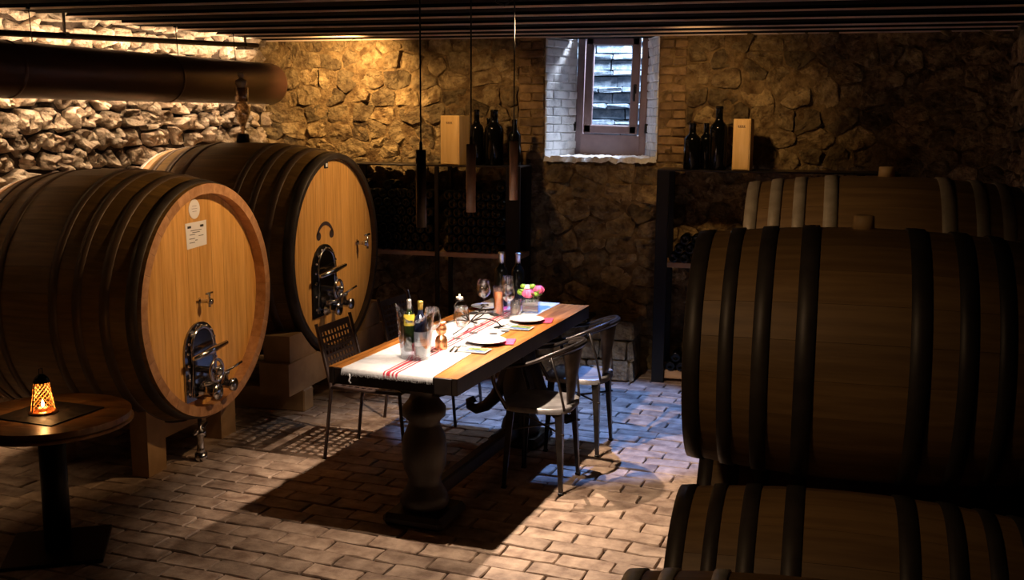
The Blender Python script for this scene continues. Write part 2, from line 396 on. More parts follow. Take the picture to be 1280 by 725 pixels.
# left wall: craggier, deep joints (u runs towards the camera)
lp = [p for p in cells(.0, 3.5, 1.30, 2.50, .135, .105, rnd) if area(p) > .002]
def lscore(p): x, y = cen(p); return area(p)*(1 if y < 2.4 and x < 3.2 else .2)
stone_wall(lp, wl, LW0, -LD, LN, m_stone_pale, .012, .065, .065, lscore, 290, 5)
lq = [p for p in cells(.0, 5.6, .02, 1.28, .16, .12, rnd)+cells(3.62, 5.6, 1.32, 2.50, .16, .12, rnd) if area(p) > .002]
stone_wall(lq, wl, LW0, -LD, LN, m_stone_pale, .012, .05, .05, area, 0, 6)
rp = [p for p in cells(0, 1.3, 1.0, 2.50, .22, .14, rnd) if area(p) > .004]
stone_wall(rp, wr, Vector((XR, YB, 0)), Vector((0, -1, 0)), Vector((-1, 0, 0)), m_stone, .01, .03, .02, area, 60, 8)

# brick jambs beside the opening and whitewashed splayed reveals
def bricks(parent, org, ux, un, u0, u1, z0, z1, m, bl=.2, bh=.062, rnd=random.Random(2), joint=.008, proud=.012, name='brick'):
    z = z0; row = 0
    while z < z1-.02:
        u = u0 - (bl*.5 if row % 2 else 0)
        while u < u1-.01:
            a = max(u, u0); c = min(u+bl, u1)
            if c-a > .025:
                b = MB(); pr = proud*rnd.uniform(.4, 1.5)
                rot = rnd.uniform(-.02, .02); ang = math.atan2(ux.y, ux.x)
                p = org + ux*((a+c)/2) + Vector((0, 0, z+bh/2)) + un*(pr/2-.01)
                b.box((0, 0, 0), (c-a-joint, .02+pr, bh-joint), ch=.006)
                # nibble the chamfered corners so no two bricks are alike
                b.v = [tuple(Vector(v)+Vector((rnd.uniform(-.004, .004), rnd.uniform(-.003, .003), rnd.uniform(-.003, .003)))) for v in b.v]
                b.build(name, m, parent, loc=p, rot=(0, rot, ang))
            u += bl
        z += bh; row += 1
bricks(wb, Vector((0, YB, 0)), Vector((1, 0, 0)), Vector((0, -1, 0)), OPX0-BR, OPX0-.004, OPZ0-.02, CZ+.06, m_wallbrick)
bricks(wb, Vector((0, YB, 0)), Vector((1, 0, 0)), Vector((0, -1, 0)), OPX1+.004, OPX1+BR, OPZ0-.02, CZ+.06, m_wallbrick)
rev = MB()
rev.add([(OPX0, YB, OPZ0-.02), (WX0, WY, OPZ0-.02), (WX0, WY, 2.75), (OPX0, YB, 2.75)], [(0, 1, 2, 3)])
rev.add([(OPX1, YB, OPZ0-.02), (WX1, WY, OPZ0-.02), (WX1, WY, 2.75), (OPX1, YB, 2.75)], [(3, 2, 1, 0)])
rev.add([(OPX0, YB, 2.6), (WX0, WY, 2.6), (WX1, WY, 2.6), (OPX1, YB, 2.6)], [(0, 1, 2, 3)])
jb = struct(rev.build('trim_1', noisy('whitewash', (.5, .5, .5), (.72, .72, .72), 9, rough=.9, bump=.6)))
lu = Vector((WX0-OPX0, WY-YB, 0)); ll = lu.length; lu.normalize()
bricks(jb, Vector((OPX0, YB, 0)), lu, Vector((lu.y, -lu.x, 0)), 0, ll, OPZ0, CZ+.1, m_wbrick, bl=.19, bh=.062, joint=.004, proud=.008)
ru = Vector((WX1-OPX1, WY-YB, 0)); ru.normalize()
bricks(jb, Vector((OPX1, YB, 0)), ru, Vector((-ru.y, ru.x, 0)), 0, ll, OPZ0, CZ+.1, m_wbrick, bl=.19, bh=.062, joint=.004, proud=.008)
# crumbly whitewashed sill
sb = MB(); nx, ny = 46, 22; vs = []
for j in range(ny+1):
    for i in range(nx+1):
        t = j/ny; xa = OPX0+(WX0-OPX0)*t; xb = OPX1+(WX1-OPX1)*t; x = xa+(xb-xa)*i/nx; y = YB-.035+(WY-YB+.035)*t
        q = Vector((x, y, 0)); z = OPZ0+.012+noise.noise(q*16)*.016+noise.noise(q*45)*.012
        if j == 0: z -= .035
        if j <= 1: y += noise.noise(q*13)*.03
        vs.append((x, y, z))
sb.add(vs, [(j*(nx+1)+i, j*(nx+1)+i+1, (j+1)*(nx+1)+i+1, (j+1)*(nx+1)+i) for j in range(ny) for i in range(nx)], False)
struct(sb.build('trim_2', noisy('crumbly_whitewash', (.6, .6, .6), (.86, .86, .86), 20, rough=.9, bump=.8, bscale=60)))

# window: crooked mauve casement with a solid lower panel
win = struct(thing('window_1', None, None, ((WX0+WX1)/2, WY, 2.0), 0)); win.rotation_euler = (0, .022, 0)
W2 = (WX1-WX0)/2
fb = MB()
for x in (-W2+.028, W2-.028): fb.box((x, .02, .06), (.056, .07, 1.10), ch=.006)
fb.box((0, .02, .49), (2*W2, .07, .05), ch=.006)
fb.box((0, .02, -.475), (2*W2, .07, .04), ch=.006)
fb.build('window_frame', m_winframe, win)
sash = MB()
for x in (-.176, .176): sash.box((x, -.015, .09), (.062, .05, .72), ch=.008)
for z in (.42, -.235): sash.box((0, -.015, z), (.41, .05, .065), ch=.008)
so = sash.build('window_sash', m_winframe, win)
MB().box((0, -.01, .09), (.30, .006, .62)).build('window_pane', m_pane, so)
hb = MB().box((.182, -.046, .07), (.022, .012, .07), ch=.003).tube([(.182, -.05, .09), (.182, -.075, .09), (.182, -.078, .02), (.182, -.075, -.02)], .008, 8)
hb.build('handle', m_black, so)
MB().box((0, -.005, -.36), (.46, .03, .17), ch=.004).build('lower_panel', m_winframe, win)
for x, z in ((-W2-.005, -.22), (W2+.005, -.22), (W2+.005, .33)):
    MB().lathe([(.012, -.035), (.014, -.03), (.014, .03), (.012, .035)], 10, (x, -.03, z)).build('hinge', m_black, win)

# light well outside: stepped pale stone courses
wellb = struct(MB().box((-1.55, 8.98, 2.0), (2.4, .1, 3.0)).box((-2.45, 8.5, 2.0), (.1, .9, 3.0)).box((-.6, 8.5, 2.0), (.1, .9, 3.0)).box((-1.55, 8.5, 1.2), (2.4, 1.0, .1)).build('wall_outside', m_well))
rz = random.Random(4)
zz = 1.25; k = 0
while zz < 3.0:
    h = .09 if k % 2 else .045; x = -2.4 + rz.uniform(-.2, 0)
    while x < -.65:
        l = rz.uniform(.16, .34); pr = .05 if k % 2 else .09
        b = MB().box((0, 0, 0), (l-.006, .1+pr, h-.004), ch=.008); b.v = [tuple(Vector(v)+Vector((rz.uniform(-.006, .006), rz.uniform(-.008, .008), rz.uniform(-.005, .005)))) for v in b.v]
        b.build('stone', m_well, wellb, loc=(x+l/2, 8.93-pr/2, zz+h/2)); x += l
    zz += h; k += 1

# floor: joint bed plus laid bricks, aligned with the table
TA = .0837
te = Vector((math.sin(TA), math.cos(TA), 0)); ts = Vector((math.cos(TA), -math.sin(TA), 0)); TN = Vector((-1.704, 4.072, 0))
def TW(s, e, z): p = TN+ts*s+te*e; return Vector((p.x, p.y, z))
fl = struct(MB().box((-1.6, 3.1, -.062), (6.6, 9.7, .1)).build('floor', m_joint))
BL, BW = .245, .118; rf = random.Random(21)
variants = []
def floor_brick_geo(rnd, L, Wd):
    """worn slab: dished, irregular top"""
    b = MB(); nx, ny = 4, 3; vs = []
    for j in range(ny):
        for i in range(nx):
            u = i/(nx-1)-.5; v = j/(ny-1)-.5
            vs.append((u*(L-.016)+rnd.uniform(-.004, .004), v*(Wd-.014)+rnd.uniform(-.004, .004), rnd.uniform(-.0022, .0022)))
    n = nx*ny; edge = [0, 1, 2, 3, 7, 11, 10, 9, 8, 4]
    for k in edge: x, y, z = vs[k]; vs.append((x*1.035, y*1.06, -.005+rnd.uniform(-.001, .001)))
    m = len(edge)
    for k in range(m): x, y, z = vs[n+k]; vs.append((x, y, -.02))
    fs = [(j*nx+i, j*nx+i+1, (j+1)*nx+i+1, (j+1)*nx+i) for j in range(ny-1) for i in range(nx-1)]
    for k in range(m):
        a, c = edge[k], edge[(k+1) % m]; fs.append((a, n+k, n+(k+1) % m, c)); fs.append((n+k, n+m+k, n+m+(k+1) % m, n+(k+1) % m))
    b.add(vs, fs); return b
for i in range(14): variants.append(floor_brick_geo(rf, BL, BW))
vm = [v.mesh('floor_brick', m_floorbrick, tone=rf.random()) for v in variants]
def toimg(p):
    d = p-Vector((0, 0, CH)); z = d.dot(F)
    if z < .3: return None
    return 639.5+1318.1*d.dot(Rv)/z, 362.5-1318.1*d.dot(Uv)/z, z
spots = []; rows = int(8.6/BW)
for r in range(-52, 34):
    off = (BL/2 if r % 2 else 0)+rf.uniform(-.03, .03); y = r*BW
    for c in range(-15, 17):
        s_, e_ = c*BL+off, y; p = TW(s_, e_, 0)
        xl = LW0.x-(YB-p.y)*math.tan(LTA)
        if p.x < xl-.1 or p.x > XR+.1 or p.y > YB+.05 or p.y < -1.6: continue
        q = toimg(p); sc = 0
        if q and -20 < q[0] < 900 and 440 < q[1] < 740: sc = 1/q[2]**2*(1 if not (q[0] > 850 or (q[0] < 180 and q[1] < 590)) else .3)
        spots.append((sc, p, rf.uniform(-.012, .012), rf.uniform(-.003, .003), rf.randrange(14), rf.uniform(-.010, .010), rf.uniform(-.010, .010)))
spots.sort(key=lambda t: -t[0])
rest = MB(); tones = []
for i, (sc, p, rz_, dz, vi, tx, ty) in enumerate(spots):
    if i < 300: link('brick', vm[vi], fl, (p.x, p.y, dz), (tx, ty, -TA+rz_+(PI if i % 2 else 0)))
    else:
        mt = Matrix.Translation((p.x, p.y, dz)) @ Matrix.Rotation(-TA+rz_, 4, 'Z') @ Matrix.Rotation(tx, 4, 'X')
        rest.add([mt @ Vector(v) for v in variants[vi].v], variants[vi].f); tones += [((vi*7) % 14)/14]*len(variants[vi].v)
rest.build('brick_field', m_floorbrick, fl, tone=tones)['kind'] = 'stuff'

# ceiling: dark deck over cross joists with their lit lower edge painted as pale strips
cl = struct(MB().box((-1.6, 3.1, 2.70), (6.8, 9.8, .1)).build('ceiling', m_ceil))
joist = MB().box((0, 0, 0), (6.6, .30, .21), ch=.004).mesh('joist', m_ceil); strip = MB().box((0, 0, 0), (6.6, .012, .010)).mesh('lit_edge_strip', m_lit_edge)
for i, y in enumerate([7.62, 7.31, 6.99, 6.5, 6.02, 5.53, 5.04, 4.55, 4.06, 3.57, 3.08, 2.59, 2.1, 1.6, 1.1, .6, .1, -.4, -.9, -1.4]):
    j = link('joist', joist, cl, (-1.6, y+.16, CZ+.108)); link('lit_edge_strip', strip, j, (0, -.154, -.109))

# ------------------------------------------------------------------ big casks and barriques
def barrel(name, label, x0, x1, yc, zc, rh, rb, n, hoops, mstave, mhead, mchime, mhoop, recess, nb, th=.035, group=None, seg=None, rivets=False, chime_w=.0, bung=None):
    """cask lying along X; Empty stands under its middle, parts hang on it"""
    t = thing(name, label, 'barrel', ((x0+x1)/2, yc, zc-rb), 0, group); A = rb; L = x1-x0
    prof = lambda x: rb-(rb-rh)*(2*x/L)**2
    nl = 14; da = 2*PI/n; b = MB(); na = 3 if n < 26 else 2
    rows = []
    for i in range(nl+1):
        x = -L/2+L*i/nl; r = prof(x)
        rows.append([(x, r*math.sin((k/na-.5)*da*.992)*1.0, r*math.cos((k/na-.5)*da*.992)) for k in range(na+1)])
    g = .0035
    vs = []; fs = []; mi = []
    for row in rows: vs += row
    for i in range(nl):
        for k in range(na): fs.append((i*(na+1)+k, (i+1)*(na+1)+k, (i+1)*(na+1)+k+1, i*(na+1)+k+1))
    b.add([Vector(v) for v in vs], fs, True, 0)
    # side walls, ends and the inside of the chime
    for sgn, i in ((-1, 0), (1, nl)):
        x = sgn*L/2; xi = x-sgn*(recess+.03)
        o = [Vector((x, (rh)*math.sin((k/na-.5)*da*.992), (rh)*math.cos((k/na-.5)*da*.992))) for k in range(na+1)]
        inn = [Vector((x, (rh-th)*math.sin((k/na-.5)*da*.992), (rh-th)*math.cos((k/na-.5)*da*.992))) for k in range(na+1)]
        inx = [Vector((xi, (rh-th+.004)*math.sin((k/na-.5)*da), (rh-th+.004)*math.cos((k/na-.5)*da))) for k in range(na+1)]
        q = list(range(na+1)); N_ = na+1
        f1 = [(k, k+1, N_+k+1, N_+k) for k in range(na)]; f2 = [(N_+k, N_+k+1, 2*N_+k+1, 2*N_+k) for k in range(na)]
        b.add(o+inn+inx, [f if sgn < 0 else f[::-1] for f in f1+f2], False, 1)
    for sk in (0, na):
        top = [Vector(rows[i][sk]) for i in range(nl+1)]; low = [Vector((v.x, v.y*(1-th/rb), v.z*(1-th/rb))) for v in top]
        ff = [(i, i+1, nl+2+i, nl+1+i) for i in range(nl)]
        b.add(top+low, [f if sk else f[::-1] for f in ff], False, 0)
    me = b.mesh('stave', [mstave, mchime])
    for k in range(n): link('stave', me, t, (0, 0, A), (k*da+.01, 0, 0))
    for (a, c, which) in hoops:                                   # a, c distances from left end (x0)
        xa, xc = -L/2+a, -L/2+c; h = MB(); pts = [(prof(xa)-.002, xa), (prof(xa)+.005, xa+.001), (prof((xa+xc)/2)+.0055, (xa+xc)/2), (prof(xc)+.005, xc-.001), (prof(xc)-.002, xc)]
        h.lathe([(r, x) for r, x in pts], seg or 72, (0, 0, A), 'X', cap=False)
        ho = h.build('hoop', which or mhoop, t)
        if rivets:
            for sgn in (-1, 1):
                MB().lathe([(.011, 0), (.009, .004), (.0, .006)], 8, (0, 0, 0)).build('rivet', m_galv_lit, ho, loc=((xa+xc)/2, -math.sin(.55+sgn*.05)*(prof(xa)+.005), A+math.cos(.55+sgn*.05)*(prof(xa)+.005)), rot=(.55+sgn*.05, 0, 0))
    # heads of upright boards
    for sgn in (-1, 1):
        rr = rh-th+.006; bw = 2*rr/nb; xh = sgn*(L/2-recess)
        for i in range(nb):
            y0 = -rr+bw*i+.0008; y1 = y0+bw-.0016; m_ = 4; out = []
            for k in range(m_+1): y = y0+(y1-y0)*k/m_; out.append((y, math.sqrt(max(0, rr*rr-y*y))))
            poly = out+[(y, -z) for y, z in out[::-1]]
            h = MB(); mt = T(xh - (.015 if sgn > 0 else -.015), 0, A) @ Matrix(((0, 0, 1, 0), (1, 0, 0, 0), (0, 1, 0, 0), (0, 0, 0, 1)))
            h.prism(poly, .03, mt, -.015)
            if i > 0 and False: pass
            h.build('head_board', mhead, t)
    if bung:
        MB().lathe([(.028, 0), (.026, .035), (.020, .038)], 14, (0, 0, A+rb-.004)).build('bung', bung, t)
    return t, A
# cask one (front left), cask two (back left); hoops measured from the left end
L1 = (-4.19, -3.08); L2 = (-4.31, -3.05)
H = lambda L, near, far: [(L-b_, L-a_, None if i == 0 else m_hoop_mid) for i, (a_, b_) in enumerate(near)] + [(a_, b_, m_hoop_mid) for a_, b_ in far]
c1, A1 = barrel('oak_cask', 'large oak wine cask with white notice and round sticker on its head, nearest left', L1[0], L1[1], 4.905, .873, .623, .690, 34,
    H(1.11, [(.02, .075), (.155, .205), (.30, .345), (.43, .475)], [(.085, .13), (.19, .235), (.31, .35)])+[(-.001, .022, m_galv_lit), (.022, .06, m_chime)], m_stave, m_head, m_chime, m_hoop, .065, 10, th=.052, seg=96)  # bright band at the far end paints the LED light on the chime
c2, A2 = barrel('oak_cask', 'large oak wine cask with black rim and black arched door, behind the nearest cask', L2[0], L2[1], 6.41, .951, .651, .722, 34,
    H(1.26, [(-.001, .06), (.14, .19), (.27, .315), (.40, .445)], [(.12, .165), (.25, .295), (.38, .42)])+[(-.001, .035, m_galv_lit), (.035, .09, m_chime)], m_stave, m_head, m_hoop, m_hoop, .035, 10, th=.03, seg=96)  # the outermost far band is again the lit chime, put in as colour
XF1 = L1[1]-.065; XF2 = L2[1]-.035
def face_helper(cask, xf):
    o = cask.location
    return lambda y, z, out=0.0: Vector((xf-o.x+out, y-o.y, z-o.z))

def arch(w, h, n=12, inset=0):
    """outline in (y,z): flat bottom, round top"""
    r = w/2-inset; zt = h-w/2; pts = [(-r, inset), (r, inset)]
    return pts+[(r*math.cos(PI*k/n), zt+r*math.sin(PI*k/n)) for k in range(n+1)]
YZ = Matrix(((0, 0, 1, 0), (1, 0, 0, 0), (0, 1, 0, 0), (0, 0, 0, 1)))   # outline (y,z) extruded along +x
def manway(cask, fh, yc, zb, wd, ht, mframe):
    d = MB().prism(arch(wd, ht), .012, T(*fh(yc, zb)) @ YZ, 0); door = d.build('manway_door', mframe, cask)
    part_label(door, 'arched steel door low on the cask head')
    o = fh(yc, zb)
    ring = arch(wd*.66, ht*.86, 14); MB().tube([(o.x+.022, o.y+y, o.z+ht*.07+z) for y, z in ring], .010, 8, closed=True).build('inner_rim', m_steel, door)
    pl = arch(wd*.58, ht*.80, 14); MB().prism([(y, z) for y, z in pl], .02, T(o.x+.008, o.y, o.z+ht*.10) @ YZ).build('inner_plate', m_dsteel, door)
    blm = MB().lathe([(.009, 0), (.009, .012), (.005, .016)], 8, (0, 0, 0), 'X').mesh('bolt', m_steel)
    bp2 = [(math.cos(PI*k/8)*wd*.43, ht-wd/2+math.sin(PI*k/8)*wd*.43) for k in range(9)]+[(sg*wd*.43, ht*z) for sg in (-1, 1) for z in (.12, .30, .48)]
    for y, z in bp2: link('bolt', blm, door, (o.x+.012, o.y+y, o.z+z))
    MB().tube([(o.x+.07, o.y-wd*.52, o.z+ht*.60), (o.x+.075, o.y, o.z+ht*.63), (o.x+.07, o.y+wd*.55, o.z+ht*.66)], [.012, .02, .012], 8).build('crossbar', m_steel, door)
    hw = MB(); hc = Vector((o.x+.11, o.y-.01, o.z+ht*.38))
    hw.tube([(hc.x, hc.y+.06*math.cos(a), hc.z+.06*math.sin(a)) for a in [2*PI*k/20 for k in range(20)]], .009, 8, closed=True)
    for k in range(3): a = 2*PI*k/3+.4; hw.tube([hc, hc+Vector((0, .06*math.cos(a), .06*math.sin(a)))], .007, 6)
    hw.lathe([(.018, -.1), (.018, 0), (.026, .01), (.020, .03), (.0, .034)], 14, hc, 'X')
    hw.build('handwheel', m_steel, door)
    va = MB(); vc = Vector((o.x+.05, o.y+wd*.42, o.z+ht*.12))
    va.lathe([(.034, -.05), (.034, -.035), (.024, -.03), (.024, .06), (.036, .065), (.036, .085), (.0, .087)], 16, vc, 'X')
    va.lathe([(.024, 0), (.022, .05), (.030, .055), (.030, .07), (0, .072)], 14, vc+Vector((.02, 0, 0)))
    va.tube([vc+Vector((.03, 0, .065)), vc+Vector((.05, .05, .085)), vc+Vector((.06, .12, .10))], [.008, .006, .008], 8)
    va.build('valve', m_steel, door)
    vb = MB(); vc = Vector((o.x+.03, o.y-.01, o.z+ht*.10))
    vb.lathe([(.05, -.02), (.05, 0), (.034, .006), (.034, .07), (.044, .075), (.044, .09), (0, .09)], 18, vc, 'X')
    vb.tube([vc+Vector((.06, -.09, .06)), vc+Vector((.07, 0, .05)), vc+Vector((.06, .09, .07))], .010, 8)
    vb.build('outlet', m_steel, door)
f1 = face_helper(c1, XF1); f2 = face_helper(c2, XF2)
manway(c1, f1, 4.858, .345, .30, .415, m_dsteel)
manway(c2, f2, 6.245, .555, .35, .47, m_black)
def tap(cask, p, mt, s=1.0):
    b = MB(); b.lathe([(.018*s, 0), (.012*s, .006), (.010*s, .05), (.016*s, .055), (.016*s, .075), (0, .076)], 12, p, 'X')
    b.tube([p+Vector((.06*s, 0, -.03*s)), p+Vector((.06*s, 0, .045*s))], .007*s, 8); b.tube([p+Vector((.06*s, -.03*s, .045*s)), p+Vector((.06*s, .03*s, .045*s))], .006*s, 8)
    b.build('sample_tap', mt, cask)
tap(c1, f1(4.885, .869), m_steel, 1.0); tap(c2, f2(6.78, .975), m_steel, 1.3)
# paper notice, sticker on cask one
pn = MB().prism([(-.098, .0), (.100, .004), (.098, -.128), (-.088, -.137)], .0015, T(*f1(4.875, 1.292, .001)) @ YZ).build('paper_notice', m_paper, c1)
part_label(pn, 'white printed paper notice')
pb = MB()
for y in (-.062, .055): pb.box(f1(4.875+y, 1.292-.022, .0030), (.001, .032, .012))
for k, (y, wd) in enumerate(((0, .10), (0, .07), (-.035, .05), (.045, .045), (-.04, .05), (0, .02), (-.04, .05))): pb.box(f1(4.875+y, 1.292-.042-.0105*k, .0030), (.001, wd, .003))
pb.build('print', m_ink, pn)
st = MB().lathe([(.052, 0), (.052, .0015)], 28, f1(4.868, 1.362, .001), 'X').build('round_sticker', m_paper, c1); part_label(st, 'small round white sticker')
sp = MB()
for k in range(3): sp.box(f1(4.868, 1.378-.014*k, .0030), (.001, .05-.012*abs(k-1), .0022))
sp.build('print', mat('grey_ink', (.3, .3, .3)), st)
# small plate and dark arched mark on cask two
pl2 = MB().box(f2(6.31, 1.535, .004), (.006, .050, .042), ch=.002).build('number_plate', m_ink, c2)
MB().box(f2(6.31, 1.535, .008), (.002, .026, .024)).build('plate_face', m_paper, pl2)
lg = MB(); o = f2(6.28, 1.115, .002); arc = []
for k in range(13): a = PI*(.16+.68*k/12); arc.append((.145*math.cos(a), .16*math.sin(a)-.105))
for k in range(12, -1, -1): a = PI*(.16+.68*k/12); arc.append((.115*math.cos(a), .105*math.sin(a)-.075))
lg.prism(arc, .001, T(*o) @ YZ)
for y in (-.095, .095): lg.prism([(y+.032*math.cos(2*PI*k/12), -.035+.028*math.sin(2*PI*k/12)) for k in range(12)], .001, T(*o) @ YZ)
part_label(lg.build('arched_mark', mat('dark_mark', (.05, .035, .04), .5), c2), 'dark arched printed mark')
# glass airlock standing on top of cask two
al = thing('glass_airlock', 'glass fermentation airlock with round bulb and stopper standing on the rear cask', 'airlock', (-3.74, 6.41, .951+.722), 0)
MB().lathe([(.045, -.005), (.042, .05), (.036, .055), (0, .056)], 20).build('rubber_bung', m_black, al)
MB().lathe([(.012, .05), (.016, .10), (.040, .16), (.055, .20), (.052, .235), (.034, .26), (.030, .268), (.044, .272), (.046, .36), (.043, .36), (.041, .276), (.026, .268), (.028, .262), (.048, .235), (.051, .20), (.037, .163), (.013, .102), (.009, .055)], 28, cap=False).build('glass_bulb', thin_glass('amber_airlock_glass', (.95, .85, .70), .18, 1.0), al)
MB().lathe([(.030, .29), (.030, .37), (.040, .385), (.038, .41), (.016, .42), (.014, .43), (.022, .437), (.020, .458), (0, .462)], 20).build('stopper', mat('horn_stopper', (.35, .26, .16), .2), al)

# trestles
tr1 = thing('cask_trestle', 'wooden trestle with curved saddle board under the nearest left cask', 'trestle', (-3.45, 4.91, 0))
def trestle_part(nm, c, d, m, ch=.006): return MB().box(c, d, ch=ch).build(nm, m, tr1)
def arc_top(ya, yb, zb, zmax, zc, r, n=8): return [(ya, zb)]+[(yb, zb)]+[(y, min(zmax, zc-math.sqrt(r*r-y*y)-.003)) for y in [yb+(ya-yb)*k/n for k in range(n+1)]]
for x, r in ((.165, .662), (-.40, .690)):
    for y in (-.335, .36): MB().prism(arc_top(y-.078, y+.078, 0, .43, .873, r), .10, T(x-.05, 0, 0) @ YZ).build('post', m_beamwood, tr1)
for x in (.158, -.40):
    pts = []; n = 16
    for k in range(n+1): y = -.257+.54*k/n; pts.append((y, .873-math.sqrt((.668 if x > 0 else .694)**2-y*y)-.003))
    pts += [(.283, .12), (-.257, .12)] if False else [(.283, .165), (-.257, .165)]
    MB().prism(pts, .05, T(x, 0, 0) @ YZ).build('saddle_board', m_beamwood, tr1)
fa = thing('drain_tap', 'small steel drain tap under the nearest left cask', 'tap', (-3.14, 4.83, .04))
MB().lathe([(.028, 0), (.02, .02), (.018, .09), (.03, .1), (.03, .13), (.012, .14), (.012, .19)], 14).tube([(0, -.06, .12), (0, 0, .13), (0, .07, .15)], .009, 8).build('tap_body', m_steel, fa)
MB().lathe([(.03, -.04), (.034, -.034), (.034, 0), (.02, .002)], 14).build('tap_foot', m_steel, fa)
tr2 = thing('cask_trestle', 'stacked timber blocks and thick cross beam under the rear left cask', 'trestle', (-3.45, 6.41, 0))
def t2(nm, c, d, m): return MB().box(c, d, ch=.008).build(nm, m, tr2)
for x, r in ((.30, .688), (-.45, .724)):
    MB().prism(arc_top(-.74, .74, .143, .345, .951, r, 40) if False else [(-.74, .143), (.74, .143)]+[(y, min(.345, .951-math.sqrt(max(.01, r*r-y*y))-.003)) if abs(y) < r-.05 else (y, .345) for y in [.74-1.48*k/40 for k in range(41)]], .20, T(x-.10, 0, 0) @ YZ).build('cross_beam', m_beamwood, tr2)
    for s_ in (-1, 1):
        mt = T(x-.09, 0, .346) @ YZ
        cz = lambda y: min(.165, .951-math.sqrt(r*r-y*y)-.006-.346)
        MB().prism(([(s_*.70, 0), (s_*.34, 0)]+[(s_*y, max(.002, cz(y))) for y in (.36, .42, .48, .54, .60)]+[(s_*.70, .165)])[::s_], .18, mt).build('chock', m_beamwood, tr2)
for s_ in (-.50, .5): t2('foot_block', (-.01, s_, .071), (.84, .13, .142), m_beamwood)

# barriques on the right
GH = m_hoop
def hp(L, near, far, m=None): return [(a_, b_, m) for a_, b_ in near]+[(L-b_, L-a_, m) for a_, b_ in far]
pat = [(.0, .042), (.085, .12), (.165, .205), (.265, .310)]
bar = dict(th=.022, seg=64)
XB = -.295; LB = .83
NB = 22
b3, _ = barrel('wine_barrel', 'dark-hooped oak barrel in the middle of the right-hand stack, upper tier', XB, XB+LB, 2.836, 1.247, .300, .328, NB, hp(LB, pat, pat), m_barrique, m_barrique, m_barrique, m_hoop, .03, 7, bung=m_bung, **bar)
b4, _ = barrel('wine_barrel', 'oak barrel with pale galvanised hoops farthest back in the right-hand stack', -.235, .70, 3.92, 1.305, .315, .350, NB, hp(.935, [(.0, .042), (.08, .12), (.16, .20), (.26, .305)], [(.0, .042), (.08, .12), (.16, .20), (.26, .305)], m_hoop_pale), m_barrique, m_barrique, m_barrique, m_hoop, .03, 7, bung=m_bung, **bar)
b5, _ = barrel('wine_barrel', 'dark-hooped oak barrel on the lower tier under the middle barrel at right', XB-.005, XB+LB, 2.575, .612, .300, .330, NB, hp(LB, pat, pat), m_barrique, m_barrique, m_barrique, m_hoop, .03, 7, **bar)
b6, _ = barrel('wine_barrel', 'nearest oak barrel with shiny riveted hoops at the bottom edge of the photo', XB-.03, XB+LB-.03, 1.895, .665, .300, .330, NB, hp(LB, [(.0, .036), (.07, .10), (.17, .20)], pat, m_galv_lit), m_barrique, m_barrique, m_barrique, m_hoop, .03, 7, rivets=True, **bar)
b7, _ = barrel('wine_barrel', 'lower-tier oak barrel behind the dark gap under the middle barrel at right', XB, XB+1.05, 3.245, .612, .300, .330, NB, hp(1.05, pat, pat), m_barrique, m_barrique, m_barrique, m_hoop, .03, 7, **bar)
b8, _ = barrel('wine_barrel', 'lowest barrel under the pale-hooped barrel, almost hidden behind the right-hand stack', -.235, .665, 3.915, .612, .300, .330, NB, hp(LB, pat, pat), m_barrique, m_barrique, m_barrique, m_hoop, .03, 7, **bar)
rk = thing('barrel_rack', 'low dark timber rack carrying the lower tier of right-hand barrels', 'rack', (.15, 2.9, 0))
for x in (-.27, .29): MB().box((x, 0, .201), (.09, 2.9, .16), ch=.005).build('beam', m_beamdark, rk)
for x in (-.27, .29):
    MB().box((x, 1.9-2.9-.14, .304), (.09, .10, .045), ch=.005).box((x, 1.9-2.9+.13, .304), (.09, .10, .045), ch=.005).build('chock', m_beamdark, rk)
for x in (-.27, .29):
    for y in (-1.3, 0, 1.3): MB().box((x, y, .065), (.12, .12, .13), ch=.005).build('foot_block', m_beamdark, rk)

# ------------------------------------------------------------------ duct, rail, wires on the left wall
def LP(u, off, z): p = LW0-LD*u+LN*off; return Vector((p.x, p.y, z))
pdir = te  # the duct follows the table direction closely
pe = Vector((-3.985, 7.30, 2.085)); p0 = pe - Vector((.0837, .9965, 0))*7.6
duct = thing('air_duct', 'long dark red-brown round duct hanging along the left stone wall', 'duct', p0)
d_ = (pe-p0); rot = d_.to_track_quat('Z', 'Y').to_matrix().to_4x4(); R_ = .152; Ld = d_.length
b = MB(); b.lathe([(R_, 0), (R_, Ld-.06), (R_*.97, Ld-.035), (R_*.85, Ld-.012), (R_*.6, Ld), (0, Ld+.002)], 48, mt=rot, cap=False); b.build('duct_tube', m_pipe, duct)
for u in (3.2, 5.05, 6.35): MB().lathe([(R_+.001, u), (R_+.004, u+.003), (R_+.004, u+.02), (R_+.001, u+.023)], 48, mt=rot, cap=False).build('seam_band', m_pipe, duct)
rail = thing('light_rail', 'thin dark lighting rail above the duct along the left wall', 'light rail', (0, 0, 0))
ra = Vector((-4.112, 7.30, 2.372)); rb_ = ra - Vector((.0837, .9965, 0))*7.0; rb_.z = 2.27-.0
rb2 = Vector((-4.327, 4.90, 2.287)); dd = (rb2-ra)/(ra-rb2).length; rb2 = ra+dd*4.2
rail.location = ra
MB().tube([Vector((0, 0, 0)), rb2-ra], .018, 10).build('rail_tube', m_rustrail, rail)
MB().tube([Vector((-.024, 0, 0)), rb2-ra+Vector((-.024, 0, 0))], .006, 6).build('led_strip', m_led, rail)
mid = (ra+rb2)/2
